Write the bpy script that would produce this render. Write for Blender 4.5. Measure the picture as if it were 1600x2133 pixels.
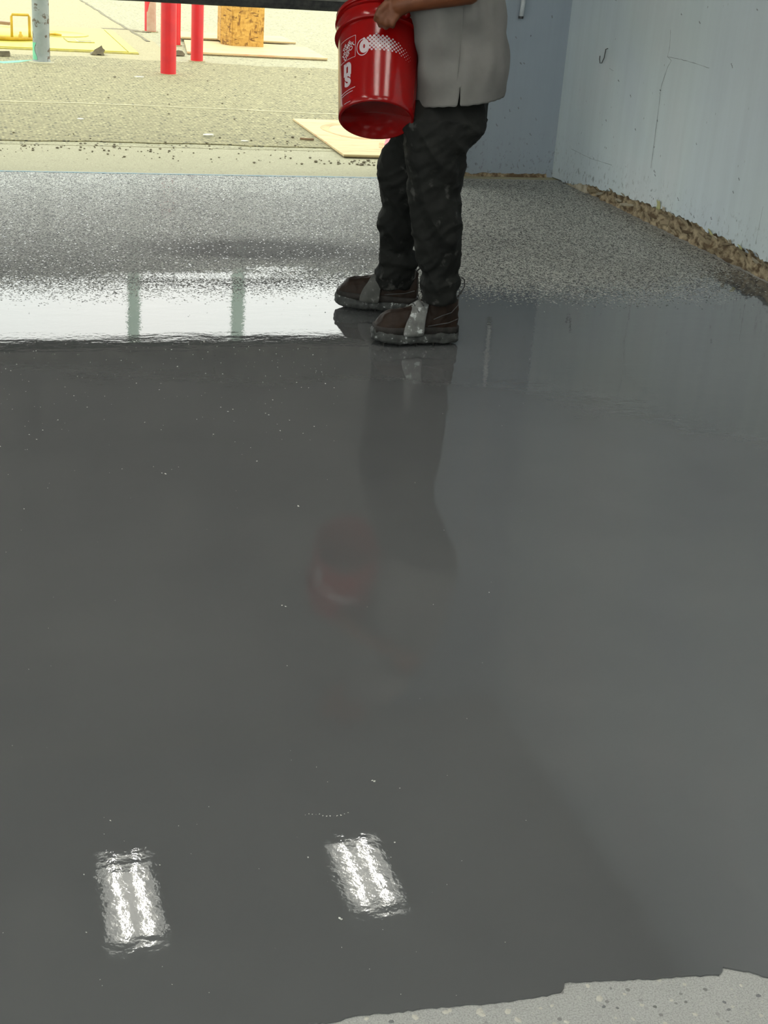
import bpy, bmesh, math, random
import numpy as np
from mathutils import Vector, Matrix, noise as mnoise
random.seed(7); rng = np.random.default_rng(7)
for o in list(bpy.data.objects): bpy.data.objects.remove(o)
scene = bpy.context.scene
col = scene.collection

# ------------------------------------------------------------------ camera
F, PITCH, ROLL, CAMH, YAW = 2900.0, math.radians(23.5), math.radians(4.4), 1.45, math.radians(18.35)
fw0 = np.array([math.sin(YAW), math.cos(YAW), 0]); rt0 = np.array([math.cos(YAW), -math.sin(YAW), 0]); zz = np.array([0, 0, 1.0])
fw = math.cos(PITCH)*fw0 - math.sin(PITCH)*zz
up = math.sin(PITCH)*fw0 + math.cos(PITCH)*zz
rt2 = math.cos(ROLL)*rt0 + math.sin(ROLL)*up
up2 = math.cos(ROLL)*up - math.sin(ROLL)*rt0
CO = np.array([0, 0, CAMH])
cd = bpy.data.cameras.new('camera'); cam = bpy.data.objects.new('camera', cd); col.objects.link(cam)
cd.sensor_fit = 'VERTICAL'; cd.sensor_height = 24.0; cd.lens = F/2133.0*24.0; cd.clip_end = 400
mw = Matrix.Identity(4)
for i in range(3):
    mw[i][0] = rt2[i]; mw[i][1] = up2[i]; mw[i][2] = -fw[i]; mw[i][3] = CO[i]
cam.matrix_world = mw
scene.camera = cam

# ------------------------------------------------------------------ world: bright overcast sky, and the exposure
SKY_STRENGTH = 3.0
w = bpy.data.worlds.new('overcast'); scene.world = w; w.use_nodes = True
nt = w.node_tree; bg = nt.nodes['Background']
tc = nt.nodes.new('ShaderNodeTexCoord'); no = nt.nodes.new('ShaderNodeTexNoise'); no.inputs['Scale'].default_value = 1.6; no.inputs['Detail'].default_value = 3
cr = nt.nodes.new('ShaderNodeValToRGB')
cr.color_ramp.elements[0].position = .3; cr.color_ramp.elements[0].color = (.86, .97, .92, 1)
cr.color_ramp.elements[1].position = .7; cr.color_ramp.elements[1].color = (1.0, 1.0, .94, 1)
nt.links.new(tc.outputs['Generated'], no.inputs['Vector']); nt.links.new(no.outputs['Fac'], cr.inputs['Fac'])
nt.links.new(cr.outputs['Color'], bg.inputs['Color']); bg.inputs['Strength'].default_value = SKY_STRENGTH
scene.view_settings.view_transform = 'Standard'; scene.view_settings.look = 'None'
scene.view_settings.exposure = 0.0; scene.view_settings.gamma = 1.0; scene.view_settings.use_curve_mapping = False

# ------------------------------------------------------------------ layout helpers (room frame: X along the door wall, Y towards the door)
def ray(x, y): return fw + (x-800)/F*rt2 - (y-1066.5)/F*up2
def G(x, y, z=0.0):
    r = ray(x, y); return CO + r*(z-CAMH)/r[2]
def PY(x, y, Y):
    r = ray(x, y); return CO + r*Y/r[1]
def PX(x, y, X):
    r = ray(x, y); return CO + r*X/r[0]
PB = np.array([1.60, 4.75, 0.0])            # ground point under the worker
def UW(u, wv, z): return PB + rt0*u + fw0*wv + zz*z
def UZ(x, y, wv=0.0):
    r = ray(x, y); t = ((PB-CO)@fw0 + wv)/(r@fw0); p = CO + r*t
    return float((p-PB)@rt0), float(p[2])
def PP(x, y, wv=0.0):
    u, z = UZ(x, y, wv); return UW(u, wv, z)

# ------------------------------------------------------------------ object helpers
def tag(o, label=None, cat=None, group=None, kind=None):
    if label: o['label'] = label
    if cat: o['category'] = cat
    if group: o['group'] = group
    if kind: o['kind'] = kind
    return o
def empty(name, loc=(0, 0, 0)):
    o = bpy.data.objects.new(name, None); o.location = loc; col.objects.link(o); o.empty_display_size = .1
    return o
class MB:
    def __init__(s): s.v = []; s.f = []; s.m = []
    def add(s, vs, fs, mi=0):
        b = len(s.v); s.v += [tuple(float(c) for c in p) for p in vs]; s.f += [tuple(b+i for i in f) for f in fs]; s.m += [mi]*len(fs)
        return s
    def box(s, x0, x1, y0, y1, z0, z1, mi=0):
        return s.add([(x0,y0,z0),(x1,y0,z0),(x1,y1,z0),(x0,y1,z0),(x0,y0,z1),(x1,y0,z1),(x1,y1,z1),(x0,y1,z1)],
                     [(0,3,2,1),(4,5,6,7),(0,1,5,4),(1,2,6,5),(2,3,7,6),(3,0,4,7)], mi)
    def prism(s, poly, z0, z1, mi=0):
        n = len(poly)
        a = sum(poly[i][0]*poly[(i+1)%n][1]-poly[(i+1)%n][0]*poly[i][1] for i in range(n))
        if a < 0: poly = poly[::-1]
        vs = [(p[0],p[1],z0) for p in poly]+[(p[0],p[1],z1) for p in poly]
        fs = [tuple(range(n-1,-1,-1)), tuple(range(n,2*n))]+[(i,(i+1)%n,n+(i+1)%n,n+i) for i in range(n)]
        return s.add(vs, fs, mi)
    def loft(s, rings, cap=True, closed=True, mi=0):
        n = len(rings[0]); vs = [p for r in rings for p in r]; fs = []
        for k in range(len(rings)-1):
            for i in range(n if closed else n-1):
                j = (i+1) % n
                fs.append((k*n+i, k*n+j, (k+1)*n+j, (k+1)*n+i))
        if cap: fs += [tuple(range(n-1,-1,-1)), tuple((len(rings)-1)*n+i for i in range(n))]
        return s.add(vs, fs, mi)
    def tube(s, path, r, n=10, mi=0, cap=True):
        path = [np.array(p, float) for p in path]; rings = []
        rs = r if hasattr(r, '__len__') else [r]*len(path)
        prev = None
        for i, p in enumerate(path):
            t = path[min(i+1,len(path)-1)]-path[max(i-1,0)]; t = t/np.linalg.norm(t)
            if prev is None:
                a = np.array([0,0,1.0]) if abs(t[2]) < .9 else np.array([1.0,0,0]); e1 = np.cross(t,a)
            else: e1 = prev - t*(prev@t)
            e1 = e1/np.linalg.norm(e1); e2 = np.cross(t,e1); prev = e1
            rings.append([p+rs[i]*(math.cos(2*math.pi*k/n)*e1+math.sin(2*math.pi*k/n)*e2) for k in range(n)])
        return s.loft(rings, cap, mi=mi)
    def lathe(s, prof, o, ax, n=48, cap=False, mi=0):
        ax = np.array(ax, float); ax /= np.linalg.norm(ax)
        a = np.array([0,0,1.0]) if abs(ax[2]) < .9 else np.array([1.0,0,0])
        e1 = np.cross(ax,a); e1 /= np.linalg.norm(e1); e2 = np.cross(ax,e1); o = np.array(o,float)
        rings = [[o+ax*h+r*(math.cos(2*math.pi*k/n)*e1+math.sin(2*math.pi*k/n)*e2) for k in range(n)] for r,h in prof]
        return s.loft(rings, cap, mi=mi)
    def ball(s, c, r, n=14, m=9, mi=0, rot=None):
        c = np.array(c,float); r = np.array(r if hasattr(r,'__len__') else (r,r,r),float)
        rings = []
        for i in range(1,m):
            th = math.pi*i/m; rings.append([np.array([math.sin(th)*math.cos(2*math.pi*k/n), math.sin(th)*math.sin(2*math.pi*k/n), -math.cos(th)])*r for k in range(n)])
        pts = [p for q in rings for p in q]+[np.array([0,0,-r[2]]),np.array([0,0,r[2]])]
        if rot is not None: pts = [rot@p for p in pts]
        fs = []
        for a in range(m-2):
            for k in range(n): fs.append((a*n+k,a*n+(k+1)%n,(a+1)*n+(k+1)%n,(a+1)*n+k))
        S = (m-1)*n
        for k in range(n): fs.append((S,(k+1)%n,k)); fs.append((S+1,(m-2)*n+k,(m-2)*n+(k+1)%n))
        return s.add([c+p for p in pts], fs, mi)
    def build(s, name, mat, parent=None, smooth=False, origin=None):
        o_ = np.array(origin if origin is not None else (0,0,0), float)
        me = bpy.data.meshes.new(name); me.from_pydata([tuple(np.array(p)-o_) for p in s.v], [], s.f)
        for m in (mat if isinstance(mat,(list,tuple)) else [mat]): me.materials.append(m)
        if any(s.m): me.polygons.foreach_set('material_index', s.m)
        bm = bmesh.new(); bm.from_mesh(me); bmesh.ops.recalc_face_normals(bm, faces=bm.faces); bm.to_mesh(me); bm.free()
        if smooth: me.polygons.foreach_set('use_smooth', [True]*len(me.polygons))
        me.update()
        ob = bpy.data.objects.new(name, me); col.objects.link(ob); ob.location = tuple(o_)
        if parent is not None: attach(ob, parent)
        return ob
def attach(ob, parent):
    ob.parent = parent
    ob.matrix_parent_inverse = Matrix.Translation(parent.location).inverted() if parent.parent is None else (parent_world(parent)).inverted()
def parent_world(p):
    m = Matrix.LocRotScale(p.location, p.rotation_euler, p.scale)
    if p.parent is not None: m = parent_world(p.parent) @ p.matrix_parent_inverse @ m
    return m
def bake(ob):
    dg = bpy.context.evaluated_depsgraph_get(); me = bpy.data.meshes.new_from_object(ob.evaluated_get(dg))
    mats = list(ob.data.materials); ob.modifiers.clear(); ob.data = me
    if not me.materials:
        for m in mats: me.materials.append(m)
    return ob
def remesh(ob, voxel, smooth=4, fac=.5):
    m = ob.modifiers.new('r','REMESH'); m.mode = 'VOXEL'; m.voxel_size = voxel; m.use_smooth_shade = True
    if smooth:
        q = ob.modifiers.new('s','SMOOTH'); q.iterations = smooth; q.factor = fac
    return bake(ob)
def displace(ob, fn):
    me = ob.data; n = len(me.vertices)
    co = np.empty(n*3); me.vertices.foreach_get('co', co); co = co.reshape(-1,3)
    nr = np.empty(n*3); me.vertex_normals.foreach_get('vector', nr); nr = nr.reshape(-1,3)
    d = np.array([fn(c) for c in co]); me.vertices.foreach_set('co', (co+nr*d[:,None]).ravel()); me.update()
def bevel(ob, wd, seg=2):
    m = ob.modifiers.new('b','BEVEL'); m.width = wd; m.segments = seg; m.limit_method = 'ANGLE'; return ob

# ------------------------------------------------------------------ materials
def newmat(name):
    m = bpy.data.materials.new(name); m.use_nodes = True; n = m.node_tree
    return m, n, n.nodes['Principled BSDF']
def nd(n, t, **kw):
    x = n.nodes.new(t)
    for k, v in kw.items():
        if k in x.inputs.keys(): x.inputs[k].default_value = v
        else: setattr(x, k, v)
    return x
def c4(c): return (c[0], c[1], c[2], 1)
def ramp(n, src, stops):
    r = nd(n,'ShaderNodeValToRGB'); e = r.color_ramp.elements
    while len(e) < len(stops): e.new(.5)
    for i,(p,c) in enumerate(stops):
        e[i].position = p; e[i].color = c4(c) if hasattr(c,'__len__') else (c,c,c,1)
    n.links.new(src, r.inputs['Fac']); return r.outputs['Color']
def mix(n, fac, a, b, mode='MIX'):
    x = nd(n,'ShaderNodeMix', data_type='RGBA', blend_type=mode)
    for sock, v in ((x.inputs[0],fac),(x.inputs[6],a),(x.inputs[7],b)):
        if hasattr(v,'is_linked') or hasattr(v,'links'): n.links.new(v, sock)
        elif hasattr(v,'__len__'): sock.default_value = c4(v)
        else: sock.default_value = v
    return x.outputs[2]
def objco(n, scale=(1,1,1), rot=(0,0,0)):
    t = nd(n,'ShaderNodeTexCoord'); mp = nd(n,'ShaderNodeMapping'); mp.inputs['Scale'].default_value = scale; mp.inputs['Rotation'].default_value = rot
    n.links.new(t.outputs['Object'], mp.inputs['Vector']); return mp.outputs['Vector']
def noisen(n, co, scale, detail=4, rough=.55, dist=0):
    x = nd(n,'ShaderNodeTexNoise'); x.inputs['Scale'].default_value = scale; x.inputs['Detail'].default_value = detail
    x.inputs['Roughness'].default_value = rough; x.inputs['Distortion'].default_value = dist
    n.links.new(co, x.inputs['Vector']); return x.outputs['Fac']
def voro(n, co, scale, out='Distance', feature='F1', rnd=1.0):
    x = nd(n,'ShaderNodeTexVoronoi'); x.feature = feature; x.inputs['Scale'].default_value = scale; x.inputs['Randomness'].default_value = rnd
    n.links.new(co, x.inputs['Vector']); return x.outputs[out]
def bump(n, b, h, strength=.3, dist=.01):
    x = nd(n,'ShaderNodeBump'); x.inputs['Strength'].default_value = strength; x.inputs['Distance'].default_value = dist
    n.links.new(h, x.inputs['Height']); n.links.new(x.outputs['Normal'], b.inputs['Normal'])
def simple(name, c, c2=None, scale=20, rough=.6, metallic=0, bstr=.15, bdist=.003, detail=4, lo=.35, hi=.65, stretch=(1,1,1), ior=None):
    m, n, b = newmat(name); co = objco(n, stretch)
    f = noisen(n, co, scale, detail)
    n.links.new(ramp(n, f, [(lo,c),(hi,c2 if c2 else tuple(x*.8 for x in c))]), b.inputs['Base Color'])
    b.inputs['Roughness'].default_value = rough; b.inputs['Metallic'].default_value = metallic
    if ior: b.inputs['IOR'].default_value = ior
    if bstr: bump(n, b, f, bstr, bdist)
    return m
def spotted(name, base, base2, spots, scale=6, rough=.6, thr=.56, bstr=.3, sc2=2.0, wide=.03):
    """painted surface with patches (rust, chipped paint) of the second colour"""
    m, n, b = newmat(name); co = objco(n)
    f = noisen(n, co, scale, 5, .6); g = noisen(n, co, sc2*scale, 3)
    bc = ramp(n, g, [(.35,base),(.7,base2)])
    k = ramp(n, f, [(thr,0.0),(thr+wide,1.0)])
    n.links.new(mix(n, k, bc, spots), b.inputs['Base Color']); b.inputs['Roughness'].default_value = rough
    bump(n, b, k, -bstr, .003)
    return m

MAT = {}
def wall_paint(name, c1, c2, c3):
    m, n, b = newmat(name); co = objco(n)
    big = noisen(n, co, .9, 3, .5, .4)
    streak = noisen(n, objco(n,(9,9,.55)), 1.6, 4, .6)
    base = ramp(n, big, [(.3,c1),(.52,c2),(.72,c3)])
    base = mix(n, .22, base, ramp(n, streak, [(.3,tuple(x*.78 for x in c2)),(.7,tuple(min(1,x*1.15) for x in c2))]))
    # scuffs and chips: small dark marks in loose clusters
    v = voro(n, objco(n,(1,1,.55)), 26); cl = noisen(n, co, 2.3, 3, .6)
    spot = ramp(n, v, [(.07,1.0),(.1,0.0)]); clm = ramp(n, cl, [(.5,0.0),(.62,1.0)])
    sp = mix(n, 1.0, spot, clm, 'MULTIPLY')
    sep = nd(n,'ShaderNodeSeparateXYZ'); n.links.new(co, sep.inputs[0])
    base = mix(n, sp, base, (.085,.085,.09))
    # grime splashes close to the floor
    gz = nd(n,'ShaderNodeMapRange'); gz.inputs['From Min'].default_value = .02; gz.inputs['From Max'].default_value = .28; gz.inputs['To Min'].default_value = 1; gz.inputs['To Max'].default_value = 0
    n.links.new(sep.outputs['Z'], gz.inputs['Value'])
    gr = ramp(n, noisen(n, objco(n,(1,1,.6)), 42, 4, .7), [(.56,0.0),(.66,1.0)])
    gm = mix(n, 1.0, gr, gz.outputs['Result'], 'MULTIPLY')
    base = mix(n, gm, base, (.12,.12,.115))
    n.links.new(base, b.inputs['Base Color']); b.inputs['Roughness'].default_value = .5
    bump(n, b, noisen(n, co, 34, 5, .6), .22, .003)
    return m
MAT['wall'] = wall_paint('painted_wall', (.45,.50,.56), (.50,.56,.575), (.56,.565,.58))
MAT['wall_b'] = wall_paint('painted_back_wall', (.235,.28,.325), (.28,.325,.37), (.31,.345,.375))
MAT['ceiling'] = simple('ceiling_board', (.30,.30,.29), (.25,.25,.245), 3, .9)
MAT['crack'] = simple('wall_crack', (.13,.14,.145), (.22,.23,.24), 30, .9)

def floor_mat():
    m, n, b = newmat('wet_epoxy_with_flakes'); co = objco(n)
    at = nd(n,'ShaderNodeAttribute'); at.attribute_name = 'cover'
    sk = nd(n,'ShaderNodeAttribute'); sk.attribute_name = 'soak'
    # flake cover broken up chip by chip
    vor = nd(n,'ShaderNodeTexVoronoi'); vor.inputs['Scale'].default_value = 170; n.links.new(co, vor.inputs['Vector'])
    sp = nd(n,'ShaderNodeSeparateColor'); n.links.new(vor.outputs['Color'], sp.inputs[0])
    cmpn = nd(n,'ShaderNodeMath', operation='LESS_THAN'); n.links.new(sp.outputs[0], cmpn.inputs[0]); n.links.new(at.outputs['Fac'], cmpn.inputs[1])
    chip = ramp(n, sp.outputs[1], [(0.0,(.02,.02,.018)),(.32,(.06,.06,.055)),(.34,(.24,.24,.215)),(.6,(.38,.38,.34)),(1.0,(.58,.58,.52))])
    chip = mix(n, sk.outputs['Fac'], chip, mix(n, 1.0, chip, (.09,.085,.075), 'MULTIPLY'))
    wet = ramp(n, noisen(n, co, 1.1, 3), [(.3,(.088,.090,.090)),(.7,(.104,.106,.105))])
    n.links.new(mix(n, cmpn.outputs[0], wet, chip), b.inputs['Base Color'])
    r = nd(n,'ShaderNodeMapRange'); r.inputs['To Min'].default_value = .012; r.inputs['To Max'].default_value = .55
    n.links.new(cmpn.outputs[0], r.inputs['Value']); n.links.new(r.outputs['Result'], b.inputs['Roughness'])
    b.inputs['IOR'].default_value = 1.68
    sl = nd(n,'ShaderNodeMapRange'); sl.inputs['To Min'].default_value = .5; sl.inputs['To Max'].default_value = .16
    n.links.new(cmpn.outputs[0], sl.inputs['Value']); n.links.new(sl.outputs['Result'], b.inputs['Specular IOR Level'])
    # faint ripples of the self levelling coat
    h1 = noisen(n, objco(n,(1,1,1)), 50, 3, .55); h2 = noisen(n, objco(n,(1,2.2,1)), 6, 2, .5)
    s1 = nd(n,'ShaderNodeMath', operation='MULTIPLY_ADD'); n.links.new(h2, s1.inputs[0]); s1.inputs[1].default_value = 3.0; n.links.new(h1, s1.inputs[2])
    s2 = nd(n,'ShaderNodeMath', operation='MULTIPLY_ADD'); n.links.new(sp.outputs[2], s2.inputs[0]); n.links.new(cmpn.outputs[0], s2.inputs[1])
    k = nd(n,'ShaderNodeMath', operation='MULTIPLY'); n.links.new(s2.outputs[0], k.inputs[0]); k.inputs[1].default_value = 6.0
    s3 = nd(n,'ShaderNodeMath', operation='ADD'); n.links.new(s1.outputs[0], s3.inputs[0]); n.links.new(k.outputs[0], s3.inputs[1])
    bump(n, b, s3.outputs[0], 1.0, .0001)
    return m
MAT['epoxy'] = floor_mat()

def aggregate(name, base, base2, stone, dark, sc=90, bd=.002, cover=.16, rough=.85):
    m, n, b = newmat(name); co = objco(n)
    bc = ramp(n, noisen(n, co, 7, 6, .65), [(.3,base),(.7,base2)])
    fine = ramp(n, noisen(n, co, sc*3, 3, .7), [(.36,tuple(x*.55 for x in base)),(.5,base2),(.66,tuple(min(1,x*1.3) for x in base2))])
    bc = mix(n, .5, bc, fine)
    v = nd(n,'ShaderNodeTexVoronoi'); v.inputs['Scale'].default_value = sc; n.links.new(co, v.inputs['Vector'])
    sp = nd(n,'ShaderNodeSeparateColor'); n.links.new(v.outputs['Color'], sp.inputs[0])
    st = ramp(n, sp.outputs[0], [(0.0,dark),(.5,base2),(1.0,stone)])
    pick = nd(n,'ShaderNodeMath', operation='LESS_THAN'); pick.inputs[1].default_value = cover*2; n.links.new(sp.outputs[1], pick.inputs[0])
    rd = nd(n,'ShaderNodeMath', operation='LESS_THAN'); rd.inputs[1].default_value = .42; n.links.new(v.outputs['Distance'], rd.inputs[0])
    a = nd(n,'ShaderNodeMath', operation='MULTIPLY'); n.links.new(pick.outputs[0], a.inputs[0]); n.links.new(rd.outputs[0], a.inputs[1])
    n.links.new(mix(n, a.outputs[0], bc, st), b.inputs['Base Color']); b.inputs['Roughness'].default_value = rough
    bump(n, b, noisen(n, co, sc, 5, .7), .5, bd)
    return m
MAT['concrete'] = aggregate('raw_concrete', (.30,.30,.28), (.36,.36,.34), (.45,.43,.36), (.14,.14,.13), 120, .001, .06)
MAT['asphalt'] = aggregate('worn_asphalt', (.21,.188,.098), (.27,.24,.125), (.46,.41,.22), (.03,.028,.018), 40, .02, .5)
MAT['apron'] = aggregate('apron_concrete', (.33,.305,.19), (.38,.35,.225), (.46,.42,.28), (.2,.18,.12), 60, .004, .10)
MAT['far_slab'] = aggregate('far_concrete', (.325,.285,.155), (.36,.315,.175), (.42,.37,.22), (.22,.19,.11), 40, .004, .08)
MAT['far_lot'] = aggregate('far_asphalt', (.30,.275,.165), (.355,.33,.205), (.46,.43,.28), (.09,.085,.055), 34, .01, .3)
MAT['mortar'] = simple('crumbled_mortar', (.36,.285,.18), (.10,.065,.033), 24, .95, bstr=.8, bdist=.01, lo=.40, hi=.60)
MAT['rub_a'] = simple('rubble_tan', (.42,.34,.22), (.22,.165,.095), 30, .95, bstr=.7, bdist=.006)
MAT['rub_b'] = simple('rubble_brown', (.20,.135,.07), (.065,.04,.02), 34, .95, bstr=.7, bdist=.006)
MAT['rub_c'] = simple('rubble_pale', (.50,.45,.35), (.30,.25,.17), 28, .95, bstr=.6, bdist=.006)
MAT['peel'] = simple('peeled_paint', (.46,.46,.22), (.38,.36,.17), 20, .7)
MAT['peel_blue'] = simple('peeled_blue_paint', (.40,.45,.49), (.34,.38,.42), 20, .6)
MAT['door'] = simple('door_steel', (.165,.16,.145), (.125,.12,.11), 4, .5, 0)
MAT['rail'] = simple('door_rail', (.20,.19,.165), (.12,.115,.10), 14, .7)
MAT['rubber'] = simple('black_rubber', (.016,.016,.016), (.05,.048,.042), 30, .8)
MAT['white_pipe'] = simple('white_pipe', (.55,.58,.60), (.42,.45,.47), 20, .45)
MAT['wire'] = simple('dark_wire', (.05,.05,.05), (.1,.1,.1), 20, .5, .8)
MAT['chip_w'] = simple('flake_white', (.60,.60,.54), (.5,.5,.45), 40, .5, bstr=0)
MAT['chip_g'] = simple('flake_grey', (.20,.20,.18), (.14,.14,.128), 40, .5, bstr=0)
MAT['chip_k'] = simple('flake_black', (.03,.03,.03), (.05,.05,.05), 40, .5, bstr=0)

# ================================================================== the building
WX, WY, DY, DZ = 3.55, 7.95, 7.70, .905        # right wall, back wall, door plane, underside of the half raised door
LX, FY, CZ = -6.5, -1.6, 3.66
JX0, JX1 = -1.9, 2.66                           # door opening

# floor slab and its coating
s = MB(); s.box(LX, WX+.25, FY, 7.86, -.2, -.003)
floor = s.build('floor', MAT['concrete']); tag(floor, kind='structure')
edge_px = [(640,2133),(700,2128),(730,2117),(770,2111),(830,2106),(900,2098),(960,2093),(1010,2090),(1060,2084),(1110,2076),(1150,2070),(1168,2065),(1175,2058),(1177,2045),(1230,2042),(1300,2039),(1360,2037),(1420,2033),(1470,2031),(1498,2029),(1505,2023),(1506,2014),(1530,2017),(1560,2023),(1600,2035)]
edge = []
for i in range(len(edge_px)-1):
    a, b_ = np.array(edge_px[i],float), np.array(edge_px[i+1],float)
    k = max(1, int(np.linalg.norm(b_-a)/9))
    for j in range(k):
        p = a+(b_-a)*j/k; q = G(p[0], p[1]+random.uniform(-1.6,1.6)); edge.append((q[0],q[1]))
q = G(*edge_px[-1]); edge.append((q[0],q[1]))
left = [(LX+.05, 1.3)]+[(x, 1.4+.05*math.sin(x*5)+.02*math.sin(x*13)) for x in np.arange(LX+.3, .2, .1)]
right = [(x, 1.37+.04*math.sin(x*7)+.02*math.sin(x*17)) for x in np.arange(1.25, WX, .1)]+[(WX-.001, 1.4)]
G0 = 4.7                                           # beyond this line the coat is a fine grid that carries the flake cover
poly = left+edge+right+[(WX-.001,G0),(LX+.05,G0)]
vs = [(p[0],p[1],0.0) for p in poly]; fs = [tuple(range(len(vs)))]
nb = len(vs)
vs += [(p[0],p[1],-.0035) for p in poly]; fs += [(i,(i+1)%nb,nb+(i+1)%nb,nb+i) for i in range(nb)]
gx = np.linspace(-1.8, WX-.001, 200); gy = np.linspace(G0, 7.82, 130); base = len(vs)
for Y in gy:
    for X in gx: vs.append((X, Y, 0.0))
W_ = len(gx)
for j in range(len(gy)-1):
    for i in range(W_-1): fs.append((base+j*W_+i, base+j*W_+i+1, base+(j+1)*W_+i+1, base+(j+1)*W_+i))
b2 = len(vs); vs += [(LX+.05,G0,0),(-1.8,G0,0),(-1.8,7.82,0),(LX+.05,7.82,0)]; fs.append((b2,b2+1,b2+2,b2+3))
def smooth(a, b, x): 
    t = np.clip((x-a)/(b-a),0,1); return t*t*(3-2*t)
def blob(X, Y, cx, cy, rx, ry, pw=1.0): return np.exp(-(((X-cx)/rx)**2+((Y-cy)/ry)**2)**pw)
def n2(X, Y, s, o=0): return mnoise.noise(Vector((X*s+o, Y*s, o*1.7)))
def cover(X, Y):
    e = 5.47+.05*n2(X,Y,1.7)+.035*n2(X,Y,5,3)+.10*smooth(3.0,3.5,X)-.12*smooth(1.9,2.3,X)
    c = float(smooth(e-.36, e+.26, Y))**1.25
    c *= 1-.75*float(blob(X,Y,1.02,5.60,.34,.055,1.4))-.0
    c *= 1-.55*float(blob(X,Y,1.32,5.70,.16,.05,1.4))
    wetc = float(blob(X,Y,3.5,5.35,.22,.35,1.5)); c *= 1-.9*wetc
    return max(0.0, min(.97, c))
def soak(X, Y):
    k = 1.6*float(blob(X,Y,1.33,6.06,.42,.19))+1.6*float(blob(X,Y,1.22,5.45,.34,.085))+.35*float(blob(X,Y,1.75,5.85,.3,.25))+.5*float(blob(X,Y,.8,5.55,.10,.04))
    k += .28*max(0,n2(X,Y,1.3,9))+.5*float(smooth(6.7,5.6,Y))*float(smooth(1.3,.3,X))
    return max(0.0, min(1.0, k))
me = bpy.data.meshes.new('epoxy_coat'); me.from_pydata([tuple(map(float,v)) for v in vs], [], fs); me.materials.append(MAT['epoxy'])
ca = np.zeros(len(vs)); sa = np.zeros(len(vs))
for i in range(base, b2): ca[i] = cover(vs[i][0], vs[i][1]); sa[i] = soak(vs[i][0], vs[i][1])
ca[b2+2] = ca[b2+3] = .9
me.attributes.new('cover','FLOAT','POINT').data.foreach_set('value', ca)
me.attributes.new('soak','FLOAT','POINT').data.foreach_set('value', sa)
coat = bpy.data.objects.new('epoxy_coat', me); col.objects.link(coat); attach(coat, floor); tag(coat, 'wet glossy grey epoxy coat with broadcast flakes')

# loose flakes: far too many to count
def flake_mesh(pts, name, label):
    n = len(pts); ang = rng.uniform(0,2*math.pi,n); sz = rng.uniform(.0016,.0040,n)
    if pts.shape[1] > 2: sz = pts[:,2]
    V = np.zeros((n,4,3))
    for k in range(4):
        rr = sz*rng.uniform(.6,1.25,n); a = ang+k*math.pi/2+rng.uniform(-.35,.35,n)
        V[:,k,0] = pts[:,0]+rr*np.cos(a); V[:,k,1] = pts[:,1]+rr*np.sin(a); V[:,k,2] = .0008+rng.uniform(0,.0016,n)
    m_ = bpy.data.meshes.new(name); m_.from_pydata(V.reshape(-1,3).tolist(), [], np.arange(n*4).reshape(-1,4).tolist())
    for k in ('chip_w','chip_g','chip_k'): m_.materials.append(MAT[k])
    return m_
P = np.stack([rng.uniform(-1.6,WX-.03,110000), rng.uniform(4.85,7.8,110000)],1)
cv = np.array([cover(x,y) for x,y in P]); sk_ = np.array([soak(x,y) for x,y in P])
keep = rng.uniform(0,1,len(P)) < np.clip(cv*.62,0,1)+.008*(P[:,1]>5.0)
P = P[keep]; sk_ = sk_[keep]
m_ = flake_mesh(P, 'flakes', ''); u_ = rng.uniform(0,1,len(P))
mi = np.where(u_ < .40-.39*sk_, 0, np.where(u_ < .66-.58*sk_, 1, 2)).astype(int)
m_.polygons.foreach_set('material_index', mi.tolist())
fo = bpy.data.objects.new('flakes', m_); col.objects.link(fo); attach(fo, floor); tag(fo, 'white, grey and black flakes broadcast on the coat', kind='stuff')
# stray specks on the wet coat
st = []
for x, y, r in [(345,988,.004),(337,986,.003),(622,1055,.005),(475,858,.004),(431,1104,.002),(780,1629,.004),(775,1627,.003),(833,1643,.002),(707,1914,.004),(712,1916,.003),(230,1711,.002),(50,1061,.002),(232,843,.002),(280,713,.006),(345,729,.004),(357,729,.004),(70,732,.003),(12,769,.003),(628,808,.003),(643,809,.003),(425,712,.004),(672,781,.002),(1005,1382,.001),(962,1795,.001),(598,1388,.002),(587,1262,.003),(595,1264,.003),(372,1722,.001),(435,1682,.001),(822,1756,.002),(814,1787,.002),(642,1787,.002),(333,1803,.002),(175,1823,.002),(180,1943,.002),(712,1975,.001),(770,2020,.001),(835,2072,.001)]:
    g = G(x,y); st.append((g[0],g[1],r*.8))
for k in range(13):
    x = 636+k*7.4; g = G(x, 1695+(3 if k < 5 else 6-(k-6)**2*.16)+random.uniform(-1,1)); st.append((g[0],g[1],random.uniform(.0006,.0024)))
for k in range(230):
    x = random.uniform(0,700); y = 700+abs(random.gauss(0,1))*130; g = G(x,min(y,1500)); st.append((g[0],g[1],random.choice((.0009,.0012,.0016,.0026))))
for k in range(70):
    g = G(random.uniform(0,1100),random.uniform(700,2080)); st.append((g[0],g[1],random.uniform(.0005,.0010)))
m_ = flake_mesh(np.array(st), 'specks', '')
fo = bpy.data.objects.new('specks', m_); col.objects.link(fo); attach(fo, floor); tag(fo, 'stray white flakes lying on the wet coat', kind='stuff')
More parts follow.
